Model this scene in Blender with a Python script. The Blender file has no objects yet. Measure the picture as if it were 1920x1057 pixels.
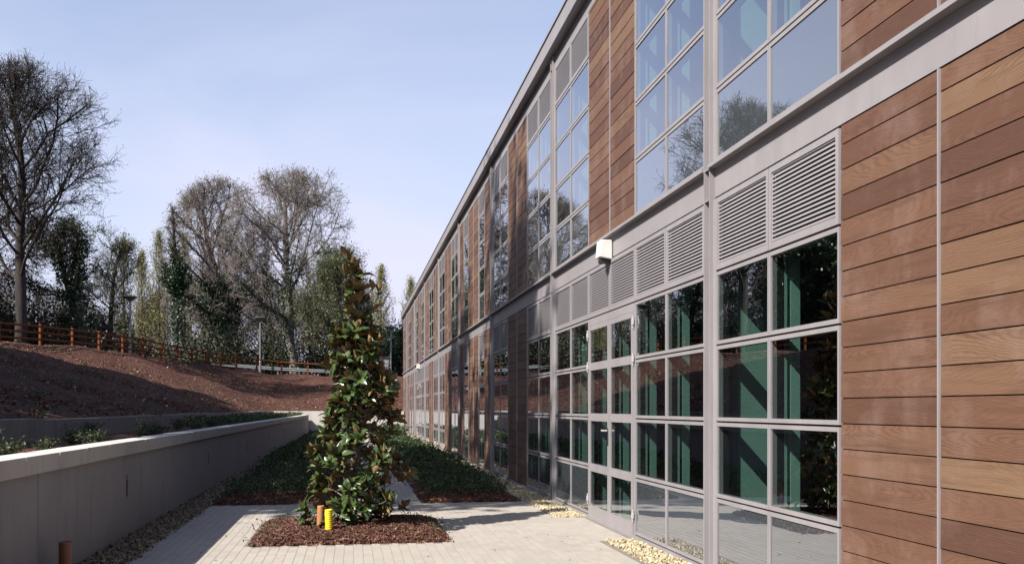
import bpy, math
import numpy as np
from mathutils import Vector, Matrix
R = math.radians
sc = bpy.context.scene
COL = sc.collection

# ------------------------------------------------------------------ camera
F = 1750.0                                   # focal length in photo pixels (photo 1920 wide)
TH = math.atan(301.0 / F)                    # yaw to the right of the facade direction
EYE = 1.6
cd = bpy.data.cameras.new('camera'); cam = bpy.data.objects.new('camera', cd); COL.objects.link(cam)
cd.sensor_width = 36.0; cd.lens = 36.0 * F / 1920.0
cd.shift_y = 236.5 / 1920.0
cd.clip_start = 0.1; cd.clip_end = 6000
cam.location = (0, 0, EYE); cam.rotation_euler = (R(90), 0, -TH)
sc.camera = cam

# ------------------------------------------------------------------ sky, sun, exposure
SUN_EL, SUN_AZ = R(42), R(33)                # azimuth: from -X turned towards -Y
S = Vector((-math.cos(SUN_AZ) * math.cos(SUN_EL), -math.sin(SUN_AZ) * math.cos(SUN_EL), math.sin(SUN_EL)))
W = bpy.data.worlds.new('World'); sc.world = W; W.use_nodes = True
wn = W.node_tree.nodes; wl = W.node_tree.links
bg = wn['Background']; bg.inputs[1].default_value = 0.082
sky = wn.new('ShaderNodeTexSky'); sky.sky_type = 'NISHITA'; sky.sun_disc = False
sky.sun_elevation = SUN_EL
sky.sun_rotation = math.atan2(S.x, S.y)
sky.air_density = 1.0; sky.dust_density = 1.5; sky.ozone_density = 2.2; sky.altitude = 0
tc = wn.new('ShaderNodeTexCoord'); mp = wn.new('ShaderNodeMapping'); mp.inputs['Scale'].default_value = (1.2, 1.2, 3.0)
mp.inputs['Rotation'].default_value = (0.2, 0.35, 0.4)
nz = wn.new('ShaderNodeTexNoise'); nz.inputs['Scale'].default_value = 1.6; nz.inputs['Detail'].default_value = 5; nz.inputs['Distortion'].default_value = 0.6
rp = wn.new('ShaderNodeMapRange'); rp.inputs[1].default_value = 0.36; rp.inputs[2].default_value = 0.70; rp.inputs[3].default_value = 0.66; rp.inputs[4].default_value = 1.32
sz = wn.new('ShaderNodeSeparateXYZ'); hz = wn.new('ShaderNodeMapRange'); hz.interpolation_type = 'SMOOTHSTEP'
hz.inputs[1].default_value = 0.0; hz.inputs[2].default_value = 0.74; hz.inputs[3].default_value = 0.88; hz.inputs[4].default_value = 0.04
mm = wn.new('ShaderNodeMath'); mm.operation = 'MULTIPLY'; mm.use_clamp = True
mx = wn.new('ShaderNodeMix'); mx.data_type = 'RGBA'; mx.inputs[7].default_value = (4.08, 4.14, 5.2, 1)
wl.new(tc.outputs['Generated'], sz.inputs[0]); wl.new(sz.outputs[2], hz.inputs[0]); wl.new(hz.outputs[0], mm.inputs[1])
wl.new(tc.outputs['Generated'], mp.inputs[0]); wl.new(mp.outputs[0], nz.inputs['Vector']); wl.new(nz.outputs[0], rp.inputs[0])
wl.new(rp.outputs[0], mm.inputs[0]); wl.new(mm.outputs[0], mx.inputs[0]); wl.new(sky.outputs[0], mx.inputs[6]); wl.new(mx.outputs[2], bg.inputs[0])
sl = bpy.data.lights.new('sun', 'SUN'); sl.energy = 5.0; sl.angle = R(0.53); sl.color = (1.0, 0.93, 0.83)
so = bpy.data.objects.new('sun', sl); COL.objects.link(so); so.rotation_euler = S.to_track_quat('Z', 'Y').to_euler(); so.location = (-30, -20, 40)
sc.view_settings.view_transform = 'Standard'; sc.view_settings.look = 'None'
sc.view_settings.exposure = 1.3; sc.view_settings.gamma = 1.0; sc.view_settings.use_curve_mapping = False
sc.render.engine = 'CYCLES'
cy = sc.cycles
cy.max_bounces = 7; cy.diffuse_bounces = 3; cy.glossy_bounces = 4; cy.transparent_max_bounces = 12; cy.transmission_bounces = 4
cy.caustics_reflective = False; cy.caustics_refractive = False; cy.use_denoising = True; cy.sample_clamp_indirect = 8

rng = np.random.RandomState(7)

def place(px, Z):
    """image column and depth -> ground plan position"""
    xc = (px - 960.0) / F * Z
    return xc * math.cos(TH) + Z * math.sin(TH), Z * math.cos(TH) - xc * math.sin(TH)
def top_z(py, Z): return EYE + (765.0 - py) * Z / F

# ------------------------------------------------------------------ mesh helpers
def link(o, parent=None, loc=None):
    COL.objects.link(o)
    if parent is not None: o.parent = parent
    if loc is not None: o.location = loc
    return o
def tag(o, label=None, cat=None, group=None, kind=None):
    if label: o['label'] = label
    if cat: o['category'] = cat
    if group: o['group'] = group
    if kind: o['kind'] = kind
    return o
def thing(name, label, cat, loc=(0, 0, 0), group=None, rz=0):
    o = bpy.data.objects.new(name, None); o.empty_display_size = 0.2
    link(o, None, loc); o.rotation_euler = (0, 0, rz)
    return tag(o, label, cat, group)
class MB:
    def __init__(s): s.v = []; s.f = []; s.m = []
    def box(s, x0, x1, y0, y1, z0, z1, mi=0):
        b = len(s.v)
        s.v += [(x0, y0, z0), (x1, y0, z0), (x1, y1, z0), (x0, y1, z0), (x0, y0, z1), (x1, y0, z1), (x1, y1, z1), (x0, y1, z1)]
        s.f += [(b, b+3, b+2, b+1), (b+4, b+5, b+6, b+7), (b, b+1, b+5, b+4), (b+1, b+2, b+6, b+5), (b+2, b+3, b+7, b+6), (b+3, b, b+4, b+7)]
        s.m += [mi] * 6; return s
    def hexa(s, pts, mi=0):
        b = len(s.v); s.v += [tuple(p) for p in pts]
        s.f += [(b, b+3, b+2, b+1), (b+4, b+5, b+6, b+7), (b, b+1, b+5, b+4), (b+1, b+2, b+6, b+5), (b+2, b+3, b+7, b+6), (b+3, b, b+4, b+7)]
        s.m += [mi] * 6; return s
    def quad(s, a, b_, c, d, mi=0):
        b = len(s.v); s.v += [a, b_, c, d]; s.f += [(b, b+1, b+2, b+3)]; s.m += [mi]; return s
    def lathe(s, prof, n=24, cx=0, cy_=0, mi=0):
        b = len(s.v)
        for r, z in prof:
            for k in range(n):
                a = 2 * math.pi * k / n
                s.v.append((cx + r * math.cos(a), cy_ + r * math.sin(a), z))
        for i in range(len(prof) - 1):
            for k in range(n):
                k2 = (k + 1) % n
                s.f.append((b + i*n + k, b + i*n + k2, b + (i+1)*n + k2, b + (i+1)*n + k)); s.m.append(mi)
        return s
    def build(s, name, mat, parent=None, loc=None, bevel=0, smooth=False):
        o = bpy.data.objects.new(name, s.mesh(name, mat, smooth)); link(o, parent, loc)
        if bevel:
            bv = o.modifiers.new('bevel', 'BEVEL'); bv.width = bevel; bv.segments = 2; bv.limit_method = 'ANGLE'
        return o
    def mesh(s, name, mat, smooth=False):
        me = bpy.data.meshes.new(name); me.from_pydata(s.v, [], s.f)
        for m in (mat if isinstance(mat, (list, tuple)) else [mat]): me.materials.append(m)
        if any(s.m): me.polygons.foreach_set('material_index', s.m)
        if smooth: me.polygons.foreach_set('use_smooth', [True] * len(me.polygons))
        me.update(); return me
def np_mesh(name, V, Fq, mats, mi=None, smooth=False):
    """vertices (N,3), faces (M,k) of one arity -> mesh"""
    V = np.asarray(V, np.float32).reshape(-1, 3); Fq = np.asarray(Fq, np.int32)
    me = bpy.data.meshes.new(name); k = Fq.shape[1]
    me.vertices.add(len(V)); me.vertices.foreach_set('co', V.ravel())
    me.loops.add(Fq.size); me.loops.foreach_set('vertex_index', Fq.ravel())
    me.polygons.add(len(Fq)); me.polygons.foreach_set('loop_start', np.arange(0, Fq.size, k, dtype=np.int32))
    for m in (mats if isinstance(mats, (list, tuple)) else [mats]): me.materials.append(m)
    if mi is not None: me.polygons.foreach_set('material_index', np.asarray(mi, np.int32))
    me.polygons.foreach_set('use_smooth', np.full(len(Fq), bool(smooth)))
    me.update(calc_edges=True); me.validate(); return me
def np_obj(name, V, Fq, mats, parent=None, loc=None, mi=None, smooth=False):
    return link(bpy.data.objects.new(name, np_mesh(name, V, Fq, mats, mi, smooth)), parent, loc)
def tubes(segs, n):
    """segs (M,8): p0, p1, r0, r1 -> verts, quads"""
    s = np.asarray(segs, np.float64); p0 = s[:, 0:3]; p1 = s[:, 3:6]
    d = p1 - p0; d /= np.maximum(np.linalg.norm(d, axis=1, keepdims=True), 1e-9)
    ref = np.tile(np.array([[0.31, 0.17, 0.93]]), (len(s), 1)); bad = np.abs((d * ref).sum(1)) > 0.95
    ref[bad] = (1, 0, 0)
    u = np.cross(d, ref); u /= np.linalg.norm(u, axis=1, keepdims=True); v = np.cross(d, u)
    a = np.arange(n) * 2 * math.pi / n
    ring = u[:, None, :] * np.cos(a)[None, :, None] + v[:, None, :] * np.sin(a)[None, :, None]
    A = p0[:, None, :] + ring * s[:, 6][:, None, None]; B = p1[:, None, :] + ring * s[:, 7][:, None, None]
    V = np.concatenate([A, B], 1).reshape(-1, 3)
    b = (np.arange(len(s)) * 2 * n)[:, None]; k = np.arange(n)[None, :]; k2 = (k + 1) % n
    Fq = np.stack([b + k, b + k2, b + n + k2, b + n + k], -1).reshape(-1, 4)
    return V, Fq
def rand_rot(n, r):
    q = r.normal(size=(n, 4)); q /= np.linalg.norm(q, axis=1, keepdims=True)
    w, x, y, z = q.T
    return np.stack([np.stack([1-2*(y*y+z*z), 2*(x*y-w*z), 2*(x*z+w*y)], -1),
                     np.stack([2*(x*y+w*z), 1-2*(x*x+z*z), 2*(y*z-w*x)], -1),
                     np.stack([2*(x*z-w*y), 2*(y*z+w*x), 1-2*(x*x+y*y)], -1)], 1)
LEAF = np.array([(0, 0, 0), (0.32, 0.42, 0.06), (0, 1, -0.05), (-0.32, 0.42, 0.06)])   # small folded leaf
def leaves(P, size, r, up=0.0):
    """many small leaves at P (N,3): verts, quads"""
    n = len(P); M = rand_rot(n, r)
    sz = np.asarray(size) * np.ones(n)
    V = np.einsum('nij,kj->nki', M, LEAF) * sz[:, None, None] + P[:, None, :]
    return V.reshape(-1, 3), (np.arange(n) * 4)[:, None] + np.arange(4)[None, :]
def scatter_solid(base_v, base_f, P, scale, r):
    n = len(P); M = rand_rot(n, r)
    sc3 = np.asarray(scale).reshape(n, -1, 1) if np.ndim(scale) > 1 else np.asarray(scale)[:, None, None]
    loc = base_v[None, :, :] * (np.asarray(scale)[:, None, :] if np.ndim(scale) > 1 else np.asarray(scale)[:, None, None])
    V = np.einsum('nij,nkj->nki', M, loc) + P[:, None, :]
    k = len(base_v)
    return V.reshape(-1, 3), ((np.arange(n) * k)[:, None, None] + base_f[None]).reshape(-1, base_f.shape[1])

# ------------------------------------------------------------------ materials
ALB = 0.78          # common scale of all base colours, balanced by the exposure
class NT:
    def __init__(s, name):
        s.m = bpy.data.materials.new(name); s.m.use_nodes = True; s.t = s.m.node_tree
        s.n = s.t.nodes; s.b = s.n['Principled BSDF']; s.out = s.n['Material Output']
    def new(s, typ, **kw):
        nd = s.n.new('ShaderNode' + typ)
        for k, v in kw.items():
            if hasattr(nd, k): setattr(nd, k, v)
        return nd
    def set(s, sock, val):
        if isinstance(val, bpy.types.NodeSocket): s.t.links.new(val, sock)
        else: sock.default_value = val
    def math(s, op, a, b=0.0, c=None):
        nd = s.new('Math', operation=op); s.set(nd.inputs[0], a); s.set(nd.inputs[1], b)
        if c is not None: s.set(nd.inputs[2], c)
        return nd.outputs[0]
    def pos(s): return s.new('NewGeometry').outputs['Position']
    def mapv(s, vec, scale=(1, 1, 1), loc=(0, 0, 0)):
        nd = s.new('Mapping'); s.set(nd.inputs[0], vec); nd.inputs['Scale'].default_value = scale; nd.inputs['Location'].default_value = loc
        return nd.outputs[0]
    def noise(s, vec, scale, detail=4, rough=0.55, dist=0.0):
        nd = s.new('TexNoise'); s.set(nd.inputs['Vector'], vec); nd.inputs['Scale'].default_value = scale
        nd.inputs['Detail'].default_value = detail; nd.inputs['Roughness'].default_value = rough; nd.inputs['Distortion'].default_value = dist
        return nd.outputs[0]
    def voro(s, vec, scale, out='Distance'):
        nd = s.new('TexVoronoi'); s.set(nd.inputs['Vector'], vec); nd.inputs['Scale'].default_value = scale
        return nd.outputs[out]
    def ramp(s, fac, stops):
        nd = s.new('ValToRGB'); s.set(nd.inputs[0], fac); e = nd.color_ramp.elements
        while len(e) < len(stops): e.new(0.5)
        for i, (p, c) in enumerate(stops): e[i].position = p; e[i].color = (*c, 1)
        return nd.outputs[0]
    def mix(s, fac, a, b, blend='MIX'):
        nd = s.new('Mix', data_type='RGBA', blend_type=blend); s.set(nd.inputs[0], fac)
        s.set(nd.inputs[6], (*a, 1) if isinstance(a, tuple) else a); s.set(nd.inputs[7], (*b, 1) if isinstance(b, tuple) else b)
        return nd.outputs[2]
    def white(s, vec, out='Value'):
        nd = s.new('TexWhiteNoise'); s.set(nd.inputs['Vector'], vec); return nd.outputs[out]
    def bump(s, h, strength=0.3, dist=0.01):
        nd = s.new('Bump'); s.set(nd.inputs['Height'], h); nd.inputs['Strength'].default_value = strength; nd.inputs['Distance'].default_value = dist
        s.t.links.new(nd.outputs[0], s.b.inputs['Normal'])
    def fin(s, col=None, rough=0.7, metal=0.0, spec=None):
        if col is not None:
            if isinstance(col, tuple): s.b.inputs['Base Color'].default_value = (*(c * ALB for c in col), 1)
            else: s.set(s.b.inputs['Base Color'], s.mix(1.0, col, (ALB, ALB, ALB), 'MULTIPLY'))
        s.set(s.b.inputs['Roughness'], rough); s.b.inputs['Metallic'].default_value = metal
        if spec is not None: s.b.inputs['Specular IOR Level'].default_value = spec
        return s.m
def simple(name, col, rough=0.7, metal=0.0, var=0.12, scale=6.0, spec=None, bump=0.0):
    t = NT(name); n = t.noise(t.pos(), scale, 5)
    a = tuple(c * (1 - var) for c in col); b = tuple(min(1, c * (1 + var)) for c in col)
    c = t.ramp(n, [(0.3, a), (0.7, b)])
    if bump: t.bump(t.noise(t.pos(), scale * 12, 3), bump, 0.004)
    return t.fin(c, rough, metal, spec)

def m_metal():
    t = NT('grey_painted_metal'); p = t.pos()
    n = t.noise(t.mapv(p, (1.2, 1.2, 0.5)), 3.0, 4); f = t.noise(t.mapv(p, (30, 30, 2.2)), 1.0, 3)
    c = t.ramp(n, [(0.3, (0.238, 0.224, 0.238)), (0.7, (0.275, 0.260, 0.276))])
    c = t.mix(t.math('MULTIPLY', t.math('GREATER_THAN', f, 0.62), 0.12), c, (0.15, 0.138, 0.138))
    return t.fin(c, t.math('ADD', t.math('MULTIPLY', n, 0.2), 0.3), 0.0, 0.5)
METAL = m_metal()
DARKMETAL = simple('dark_recess_metal', (0.014, 0.013, 0.014), 0.6)
STEEL = simple('galvanised_steel', (0.20, 0.21, 0.225), 0.45, 0.5, 0.15, 9)
HINGE = simple('pale_hinge_metal', (0.48, 0.475, 0.47), 0.3, 0.2, 0.04)
HANDLE = simple('dark_handle_metal', (0.06, 0.06, 0.065), 0.35, 0.6)
LAMPWHITE = simple('white_lamp_housing', (0.62, 0.62, 0.60), 0.35, 0.0, 0.03)

PITCH, COL0, BAY, MOD = 0.18, 8.6, 7.15, 6.85 / 6
def m_wood():
    t = NT('cedar_boards'); p = t.pos(); sp = t.new('SeparateXYZ'); t.t.links.new(p, sp.inputs[0])
    y, z = sp.outputs[1], sp.outputs[2]
    up = t.math('GREATER_THAN', z, 3.8)
    zi = t.math('DIVIDE', t.math('SUBTRACT', t.math('SUBTRACT', z, 0.05), t.math('MULTIPLY', up, 0.12)), PITCH)
    zid = t.math('FLOOR', zi); zf = t.math('FRACT', zi)
    yb = t.math('DIVIDE', t.math('SUBTRACT', y, COL0), BAY); bid = t.math('FLOOR', yb)
    yl = t.math('MULTIPLY', t.math('SUBTRACT', yb, bid), BAY)
    mid = t.math('ADD', t.math('FLOOR', t.math('DIVIDE', t.math('SUBTRACT', yl, 0.15), MOD)), t.math('MULTIPLY', bid, 6.0))
    cv = t.new('CombineXYZ'); t.set(cv.inputs[0], zid); t.set(cv.inputs[1], mid)
    rc = t.white(cv.outputs[0], 'Color'); sr = t.new('SeparateColor'); t.t.links.new(rc, sr.inputs[0])
    r1, r2, r3 = sr.outputs[0], sr.outputs[1], sr.outputs[2]
    # grain coordinates, every board with its own offset
    gy = t.math('ADD', y, t.math('MULTIPLY', r1, 37.0)); gz = t.math('ADD', zf, t.math('MULTIPLY', r2, 19.0))
    g = t.new('CombineXYZ'); t.set(g.inputs[0], gy); t.set(g.inputs[1], gz); t.set(g.inputs[2], t.math('MULTIPLY', r3, 9.0))
    warp = t.noise(t.mapv(g.outputs[0], (1.3, 0.9, 1)), 1.6, 3, 0.5)
    # long arched (cathedral) growth rings
    cy0 = t.math('SUBTRACT', t.math('FRACT', t.math('MULTIPLY', t.math('ADD', y, t.math('MULTIPLY', r3, 5.0)), 0.42)), t.math('ADD', 0.15, t.math('MULTIPLY', r2, 0.7)))
    cz0 = t.math('SUBTRACT', zf, t.math('ADD', -0.3, t.math('MULTIPLY', r1, 1.6)))
    rad = t.math('SQRT', t.math('ADD', t.math('MULTIPLY', t.math('MULTIPLY', cy0, cy0), 2.2), t.math('MULTIPLY', cz0, cz0)))
    ring = t.math('SINE', t.math('MULTIPLY', t.math('ADD', rad, t.math('MULTIPLY', warp, 0.42)), 88.0))
    ring = t.math('POWER', t.math('ADD', t.math('MULTIPLY', ring, 0.5), 0.5), 2.2)
    fine = t.noise(t.mapv(g.outputs[0], (2.0, 30.0, 1)), 3.0, 6, 0.7)
    tone = t.ramp(r1, [(0.0, (0.066, 0.028, 0.018)), (0.25, (0.096, 0.043, 0.027)), (0.55, (0.119, 0.057, 0.035)), (0.82, (0.138, 0.072, 0.043)), (1.0, (0.172, 0.103, 0.060))])
    c = t.mix(t.math('MULTIPLY', ring, t.math('ADD', 0.18, t.math('MULTIPLY', r3, 0.42))), tone, (0.052, 0.022, 0.015))
    c = t.mix(t.math('MULTIPLY', t.math('SUBTRACT', fine, 0.38), 0.85), c, (0.225, 0.135, 0.090))
    # weathered pale bloom, silvering patches and a few knots
    bl = t.noise(t.mapv(p, (1, 1.5, 1.1)), 1.7, 4, 0.6)
    c = t.mix(t.math('MULTIPLY', t.math('MAXIMUM', t.math('SUBTRACT', bl, 0.5), 0.0), 1.6), c, (0.235, 0.165, 0.145))
    dk = t.noise(t.mapv(g.outputs[0], (0.9, 1.6, 1)), 1.5, 4, 0.6)
    c = t.mix(t.math('MULTIPLY', t.math('MAXIMUM', t.math('SUBTRACT', dk, 0.5), 0.0), 2.6), c, (0.070, 0.034, 0.024))
    kv = t.voro(t.mapv(g.outputs[0], (1.0, 0.42, 1.0)), 1.35)
    kn = t.math('LESS_THAN', kv, t.math('ADD', 0.022, t.math('MULTIPLY', r3, 0.02)))
    c = t.mix(t.math('MULTIPLY', kn, t.math('MULTIPLY', t.math('GREATER_THAN', r2, 0.6), 0.75)), c, (0.06, 0.028, 0.018))
    t.bump(t.math('ADD', t.math('MULTIPLY', ring, 0.5), fine), 0.25, 0.003)
    return t.fin(c, 0.62, 0, 0.35)
WOOD = m_wood()

def m_glass(name, back=None):
    t = NT(name); n = t.n; t.n.remove(t.b)
    tr = t.new('BsdfDiffuse' if back else 'BsdfTransparent'); tr.inputs[0].default_value = back or (0.64, 0.755, 0.73, 1)
    gl = t.new('BsdfGlossy'); gl.inputs['Roughness'].default_value = 0.0; gl.inputs[0].default_value = (0.93, 0.95, 1.0, 1)
    ge = t.new('NewGeometry'); vd = t.new('VectorMath', operation='DOT_PRODUCT'); t.t.links.new(ge.outputs['Incoming'], vd.inputs[0]); t.t.links.new(ge.outputs['Normal'], vd.inputs[1])
    fx = t.math('SUBTRACT', 1.0, t.math('ABSOLUTE', vd.outputs['Value'])); fr = t.math('ADD', 0.20, t.math('MULTIPLY', 0.80, t.math('POWER', fx, 2.4)))
    bp = t.new('Bump'); bp.inputs['Strength'].default_value = 0.09; bp.inputs['Distance'].default_value = 0.004
    t.t.links.new(t.noise(t.pos(), 1.6, 2), bp.inputs['Height']); t.t.links.new(bp.outputs[0], gl.inputs['Normal'])
    mx = t.new('MixShader'); t.t.links.new(fr, mx.inputs[0]); t.t.links.new(tr.outputs[0], mx.inputs[1]); t.t.links.new(gl.outputs[0], mx.inputs[2])
    t.t.links.new(mx.outputs[0], t.out.inputs[0]); return t.m
GLASS = m_glass('tinted_glass'); SPANDREL = m_glass('back_painted_glass', (0.052, 0.062, 0.072, 1))
TEAL = simple('teal_interior_paint', (0.20, 0.335, 0.30), 0.6, 0, 0.05)
ROOMWALL = simple('interior_wall_paint', (0.10, 0.105, 0.10), 0.8)
ROOMFLOOR = simple('interior_floor', (0.06, 0.06, 0.058), 0.5)
ROOMCEIL = simple('interior_ceiling', (0.30, 0.30, 0.29), 0.8)

def m_concrete(name, a, b, streak=0.25):
    t = NT(name); p = t.pos(); n = t.noise(p, 1.1, 6, 0.6); f = t.noise(p, 38, 4, 0.6)
    c = t.ramp(n, [(0.3, a), (0.7, b)])
    st = t.noise(t.mapv(p, (5.0, 5.0, 0.35)), 1.4, 5, 0.6)
    c = t.mix(t.math('MULTIPLY', t.math('MAXIMUM', t.math('SUBTRACT', st, 0.52), 0.0), streak * 6), c, tuple(x * 0.45 for x in a))
    c = t.mix(t.math('MULTIPLY', t.math('GREATER_THAN', f, 0.68), 0.35), c, tuple(x * 0.5 for x in a))
    t.bump(f, 0.25, 0.003); return t.fin(c, 0.85, 0, 0.3)
CONC = m_concrete('wall_concrete', (0.262, 0.254, 0.268), (0.315, 0.304, 0.320), 0.22)
CONC2 = m_concrete('rough_wall_concrete', (0.22, 0.205, 0.19), (0.30, 0.28, 0.26), 0.35)
COPING = m_concrete('coping_stone', (0.44, 0.425, 0.41), (0.54, 0.52, 0.50), 0.2)
def m_paver():
    t = NT('concrete_pavers'); p = t.pos(); sp = t.new('SeparateXYZ'); t.t.links.new(p, sp.inputs[0])
    ix = t.math('FLOOR', t.math('DIVIDE', t.math('ADD', sp.outputs[0], 50.0), 0.104))
    odd = t.math('MODULO', ix, 2.0)
    iy = t.math('FLOOR', t.math('DIVIDE', t.math('ADD', sp.outputs[1], t.math('MULTIPLY', odd, 0.104)), 0.208))
    cv = t.new('CombineXYZ'); t.set(cv.inputs[0], ix); t.set(cv.inputs[1], iy)
    r = t.white(cv.outputs[0]); n = t.noise(p, 0.7, 5, 0.6); f = t.noise(p, 60, 4, 0.7)
    c = t.ramp(r, [(0.0, (0.315, 0.287, 0.262)), (0.5, (0.335, 0.307, 0.280)), (1.0, (0.358, 0.329, 0.298))])
    c = t.mix(t.math('MULTIPLY', t.math('MAXIMUM', t.math('SUBTRACT', n, 0.42), 0), 1.8), c, (0.40, 0.362, 0.318))
    st = t.noise(t.mapv(p, (1, 1, 1), (9, 4, 0)), 2.3, 6, 0.65)
    c = t.mix(t.math('MULTIPLY', t.math('MAXIMUM', t.math('SUBTRACT', st, 0.56), 0), 2.2), c, (0.20, 0.182, 0.165))
    c = t.mix(t.math('MULTIPLY', t.math('GREATER_THAN', f, 0.64), 0.3), c, (0.19, 0.172, 0.157))
    t.bump(f, 0.3, 0.002); return t.fin(c, 0.9, 0, 0.25)
PAVER = m_paver()
SAND = simple('joint_sand', (0.165, 0.145, 0.125), 0.95, 0, 0.25, 14)
def m_mulch(name='bark_mulch', k=1.0):
    t = NT(name); p = t.pos(); q = t.mapv(p, (1, 1, 1.4))
    v = t.new('TexVoronoi'); t.set(v.inputs['Vector'], q); v.inputs['Scale'].default_value = 13.0
    s = t.new('SeparateColor'); t.t.links.new(v.outputs['Color'], s.inputs[0])
    c = t.ramp(s.outputs[0], [(0.0, (0.05*k, 0.018*k, 0.016*k)), (0.45, (0.105*k, 0.043*k, 0.031*k)), (0.8, (0.16*k, 0.071*k, 0.050*k)), (0.97, (0.24*k, 0.135*k, 0.09*k)), (1.0, (0.40, 0.32, 0.24))])
    n = t.noise(p, 0.45, 5, 0.65)
    c = t.mix(t.math('MULTIPLY', t.math('MAXIMUM', t.math('SUBTRACT', n, 0.5), 0), 2.0), c, (0.06*k, 0.034*k, 0.024*k))
    n2 = t.noise(p, 5.0, 6, 0.7)
    c = t.mix(t.math('MULTIPLY', t.math('SUBTRACT', n2, 0.3), 0.7), c, (0.14*k, 0.062*k, 0.044*k))
    t.bump(t.math('ADD', v.outputs['Distance'], t.math('MULTIPLY', n2, 1.2)), 1.0, 0.06)
    return t.fin(c, 0.95, 0, 0.15)
MULCH = m_mulch('bark_mulch', .8); BANK = m_mulch('bank_bark_mulch', .68)
def m_chip(name, stops, rough=0.85, sc_=31.0):
    t = NT(name); v = t.voro(t.mapv(t.pos(), (1, 1, 1)), sc_, 'Color'); s = t.new('SeparateColor'); t.t.links.new(v, s.inputs[0])
    return t.fin(t.ramp(s.outputs[0], stops), rough, 0, 0.3)
CHIP = m_chip('bark_chips', [(0, (0.035, 0.016, 0.012)), (0.5, (0.085, 0.034, 0.025)), (0.85, (0.15, 0.068, 0.046)), (1.0, (0.27, 0.17, 0.11))])
STONE = m_chip('buff_gravel', [(0, (0.20, 0.16, 0.10)), (0.4, (0.33, 0.275, 0.17)), (0.75, (0.43, 0.375, 0.25)), (1.0, (0.55, 0.51, 0.40))])
STONE2 = m_chip('brown_gravel', [(0, (0.06, 0.042, 0.03)), (0.4, (0.15, 0.11, 0.078)), (0.75, (0.27, 0.215, 0.15)), (1.0, (0.40, 0.35, 0.27))])
def m_leaf(name, a, b, rough=0.5, sc_=3.0, trans=0.15, spec=0.4):
    t = NT(name); p = t.pos(); v = t.voro(p, sc_ * 6, 'Color'); s = t.new('SeparateColor'); t.t.links.new(v, s.inputs[0])
    n = t.noise(p, sc_, 3)
    c = t.ramp(t.math('ADD', t.math('MULTIPLY', s.outputs[0], 0.55), t.math('MULTIPLY', n, 0.45)), [(0.15, a), (0.85, b)])
    t.fin(c, rough, 0, spec)
    if trans:
        tl = t.new('BsdfTranslucent'); t.set(tl.inputs[0], c); mx = t.new('MixShader'); mx.inputs[0].default_value = trans
        t.t.links.new(t.b.outputs[0], mx.inputs[1]); t.t.links.new(tl.outputs[0], mx.inputs[2]); t.t.links.new(mx.outputs[0], t.out.inputs[0])
    return t.m
GROUNDCOVER = m_leaf('ground_cover_leaves', (0.012, 0.027, 0.009), (0.055, 0.092, 0.021), 0.5, 2.2, 0.2)
SHRUBLEAF = m_leaf('shrub_leaves', (0.018, 0.036, 0.012), (0.075, 0.115, 0.033), 0.5, 4, 0.2)
IVY = m_leaf('ivy_leaves', (0.008, 0.022, 0.010), (0.040, 0.085, 0.030), 0.4, 1.2, 0.08)
SPRING = m_leaf('spring_leaves', (0.06, 0.09, 0.025), (0.17, 0.21, 0.06), 0.6, 0.6, 0.3)
POPLAR = m_leaf('poplar_leaves', (0.17, 0.165, 0.06), (0.36, 0.34, 0.125), 0.6, 0.6, 0.3)
BUD = m_leaf('buds', (0.125, 0.10, 0.088), (0.24, 0.19, 0.155), 0.8, 0.8, 0.1)
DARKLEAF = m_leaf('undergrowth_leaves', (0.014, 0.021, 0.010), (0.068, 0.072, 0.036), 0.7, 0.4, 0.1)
def m_bark(name, a, b):
    t = NT(name); p = t.pos(); n = t.noise(t.mapv(p, (6, 6, 1.2)), 1.0, 5, 0.65)
    t.bump(n, 0.6, 0.03); return t.fin(t.ramp(n, [(0.3, a), (0.7, b)]), 0.9, 0, 0.2)
BARK = m_bark('grey_brown_bark', (0.032, 0.026, 0.022), (0.075, 0.063, 0.054))
BARKDARK = m_bark('dark_bark', (0.020, 0.017, 0.017), (0.050, 0.044, 0.041))
BARKPALE = m_bark('pale_plane_bark', (0.10, 0.085, 0.078), (0.215, 0.19, 0.175))
MAGTOP = m_leaf('magnolia_leaf_top', (0.018, 0.042, 0.012), (0.080, 0.122, 0.034), 0.33, 5, 0.04, 0.5)
MAGBACK = m_leaf('magnolia_leaf_underside', (0.14, 0.085, 0.034), (0.28, 0.185, 0.08), 0.6, 5, 0.05, 0.3)
FENCEWOOD = m_bark('orange_brown_timber', (0.10, 0.028, 0.010), (0.21, 0.062, 0.022))
ASPHALT = simple('asphalt', (0.055, 0.055, 0.058), 0.9, 0, 0.2, 20)
PIPE = simple('brown_plastic_pipe', (0.19, 0.062, 0.03), 0.4, 0, 0.06)
PIPEO = simple('orange_brown_pipe', (0.36, 0.16, 0.07), 0.5, 0, 0.06)
YELLOW = simple('yellow_plastic', (0.80, 0.56, 0.02), 0.4, 0, 0.05)
SOIL = simple('grassy_soil', (0.055, 0.060, 0.030), 0.95, 0, 0.4, 0.5)
HUTWALL = simple('pale_grey_render', (0.36, 0.35, 0.37), 0.8, 0, 0.06, 2)
HUTROOF = simple('dark_roof_felt', (0.06, 0.055, 0.055), 0.85)

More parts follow.
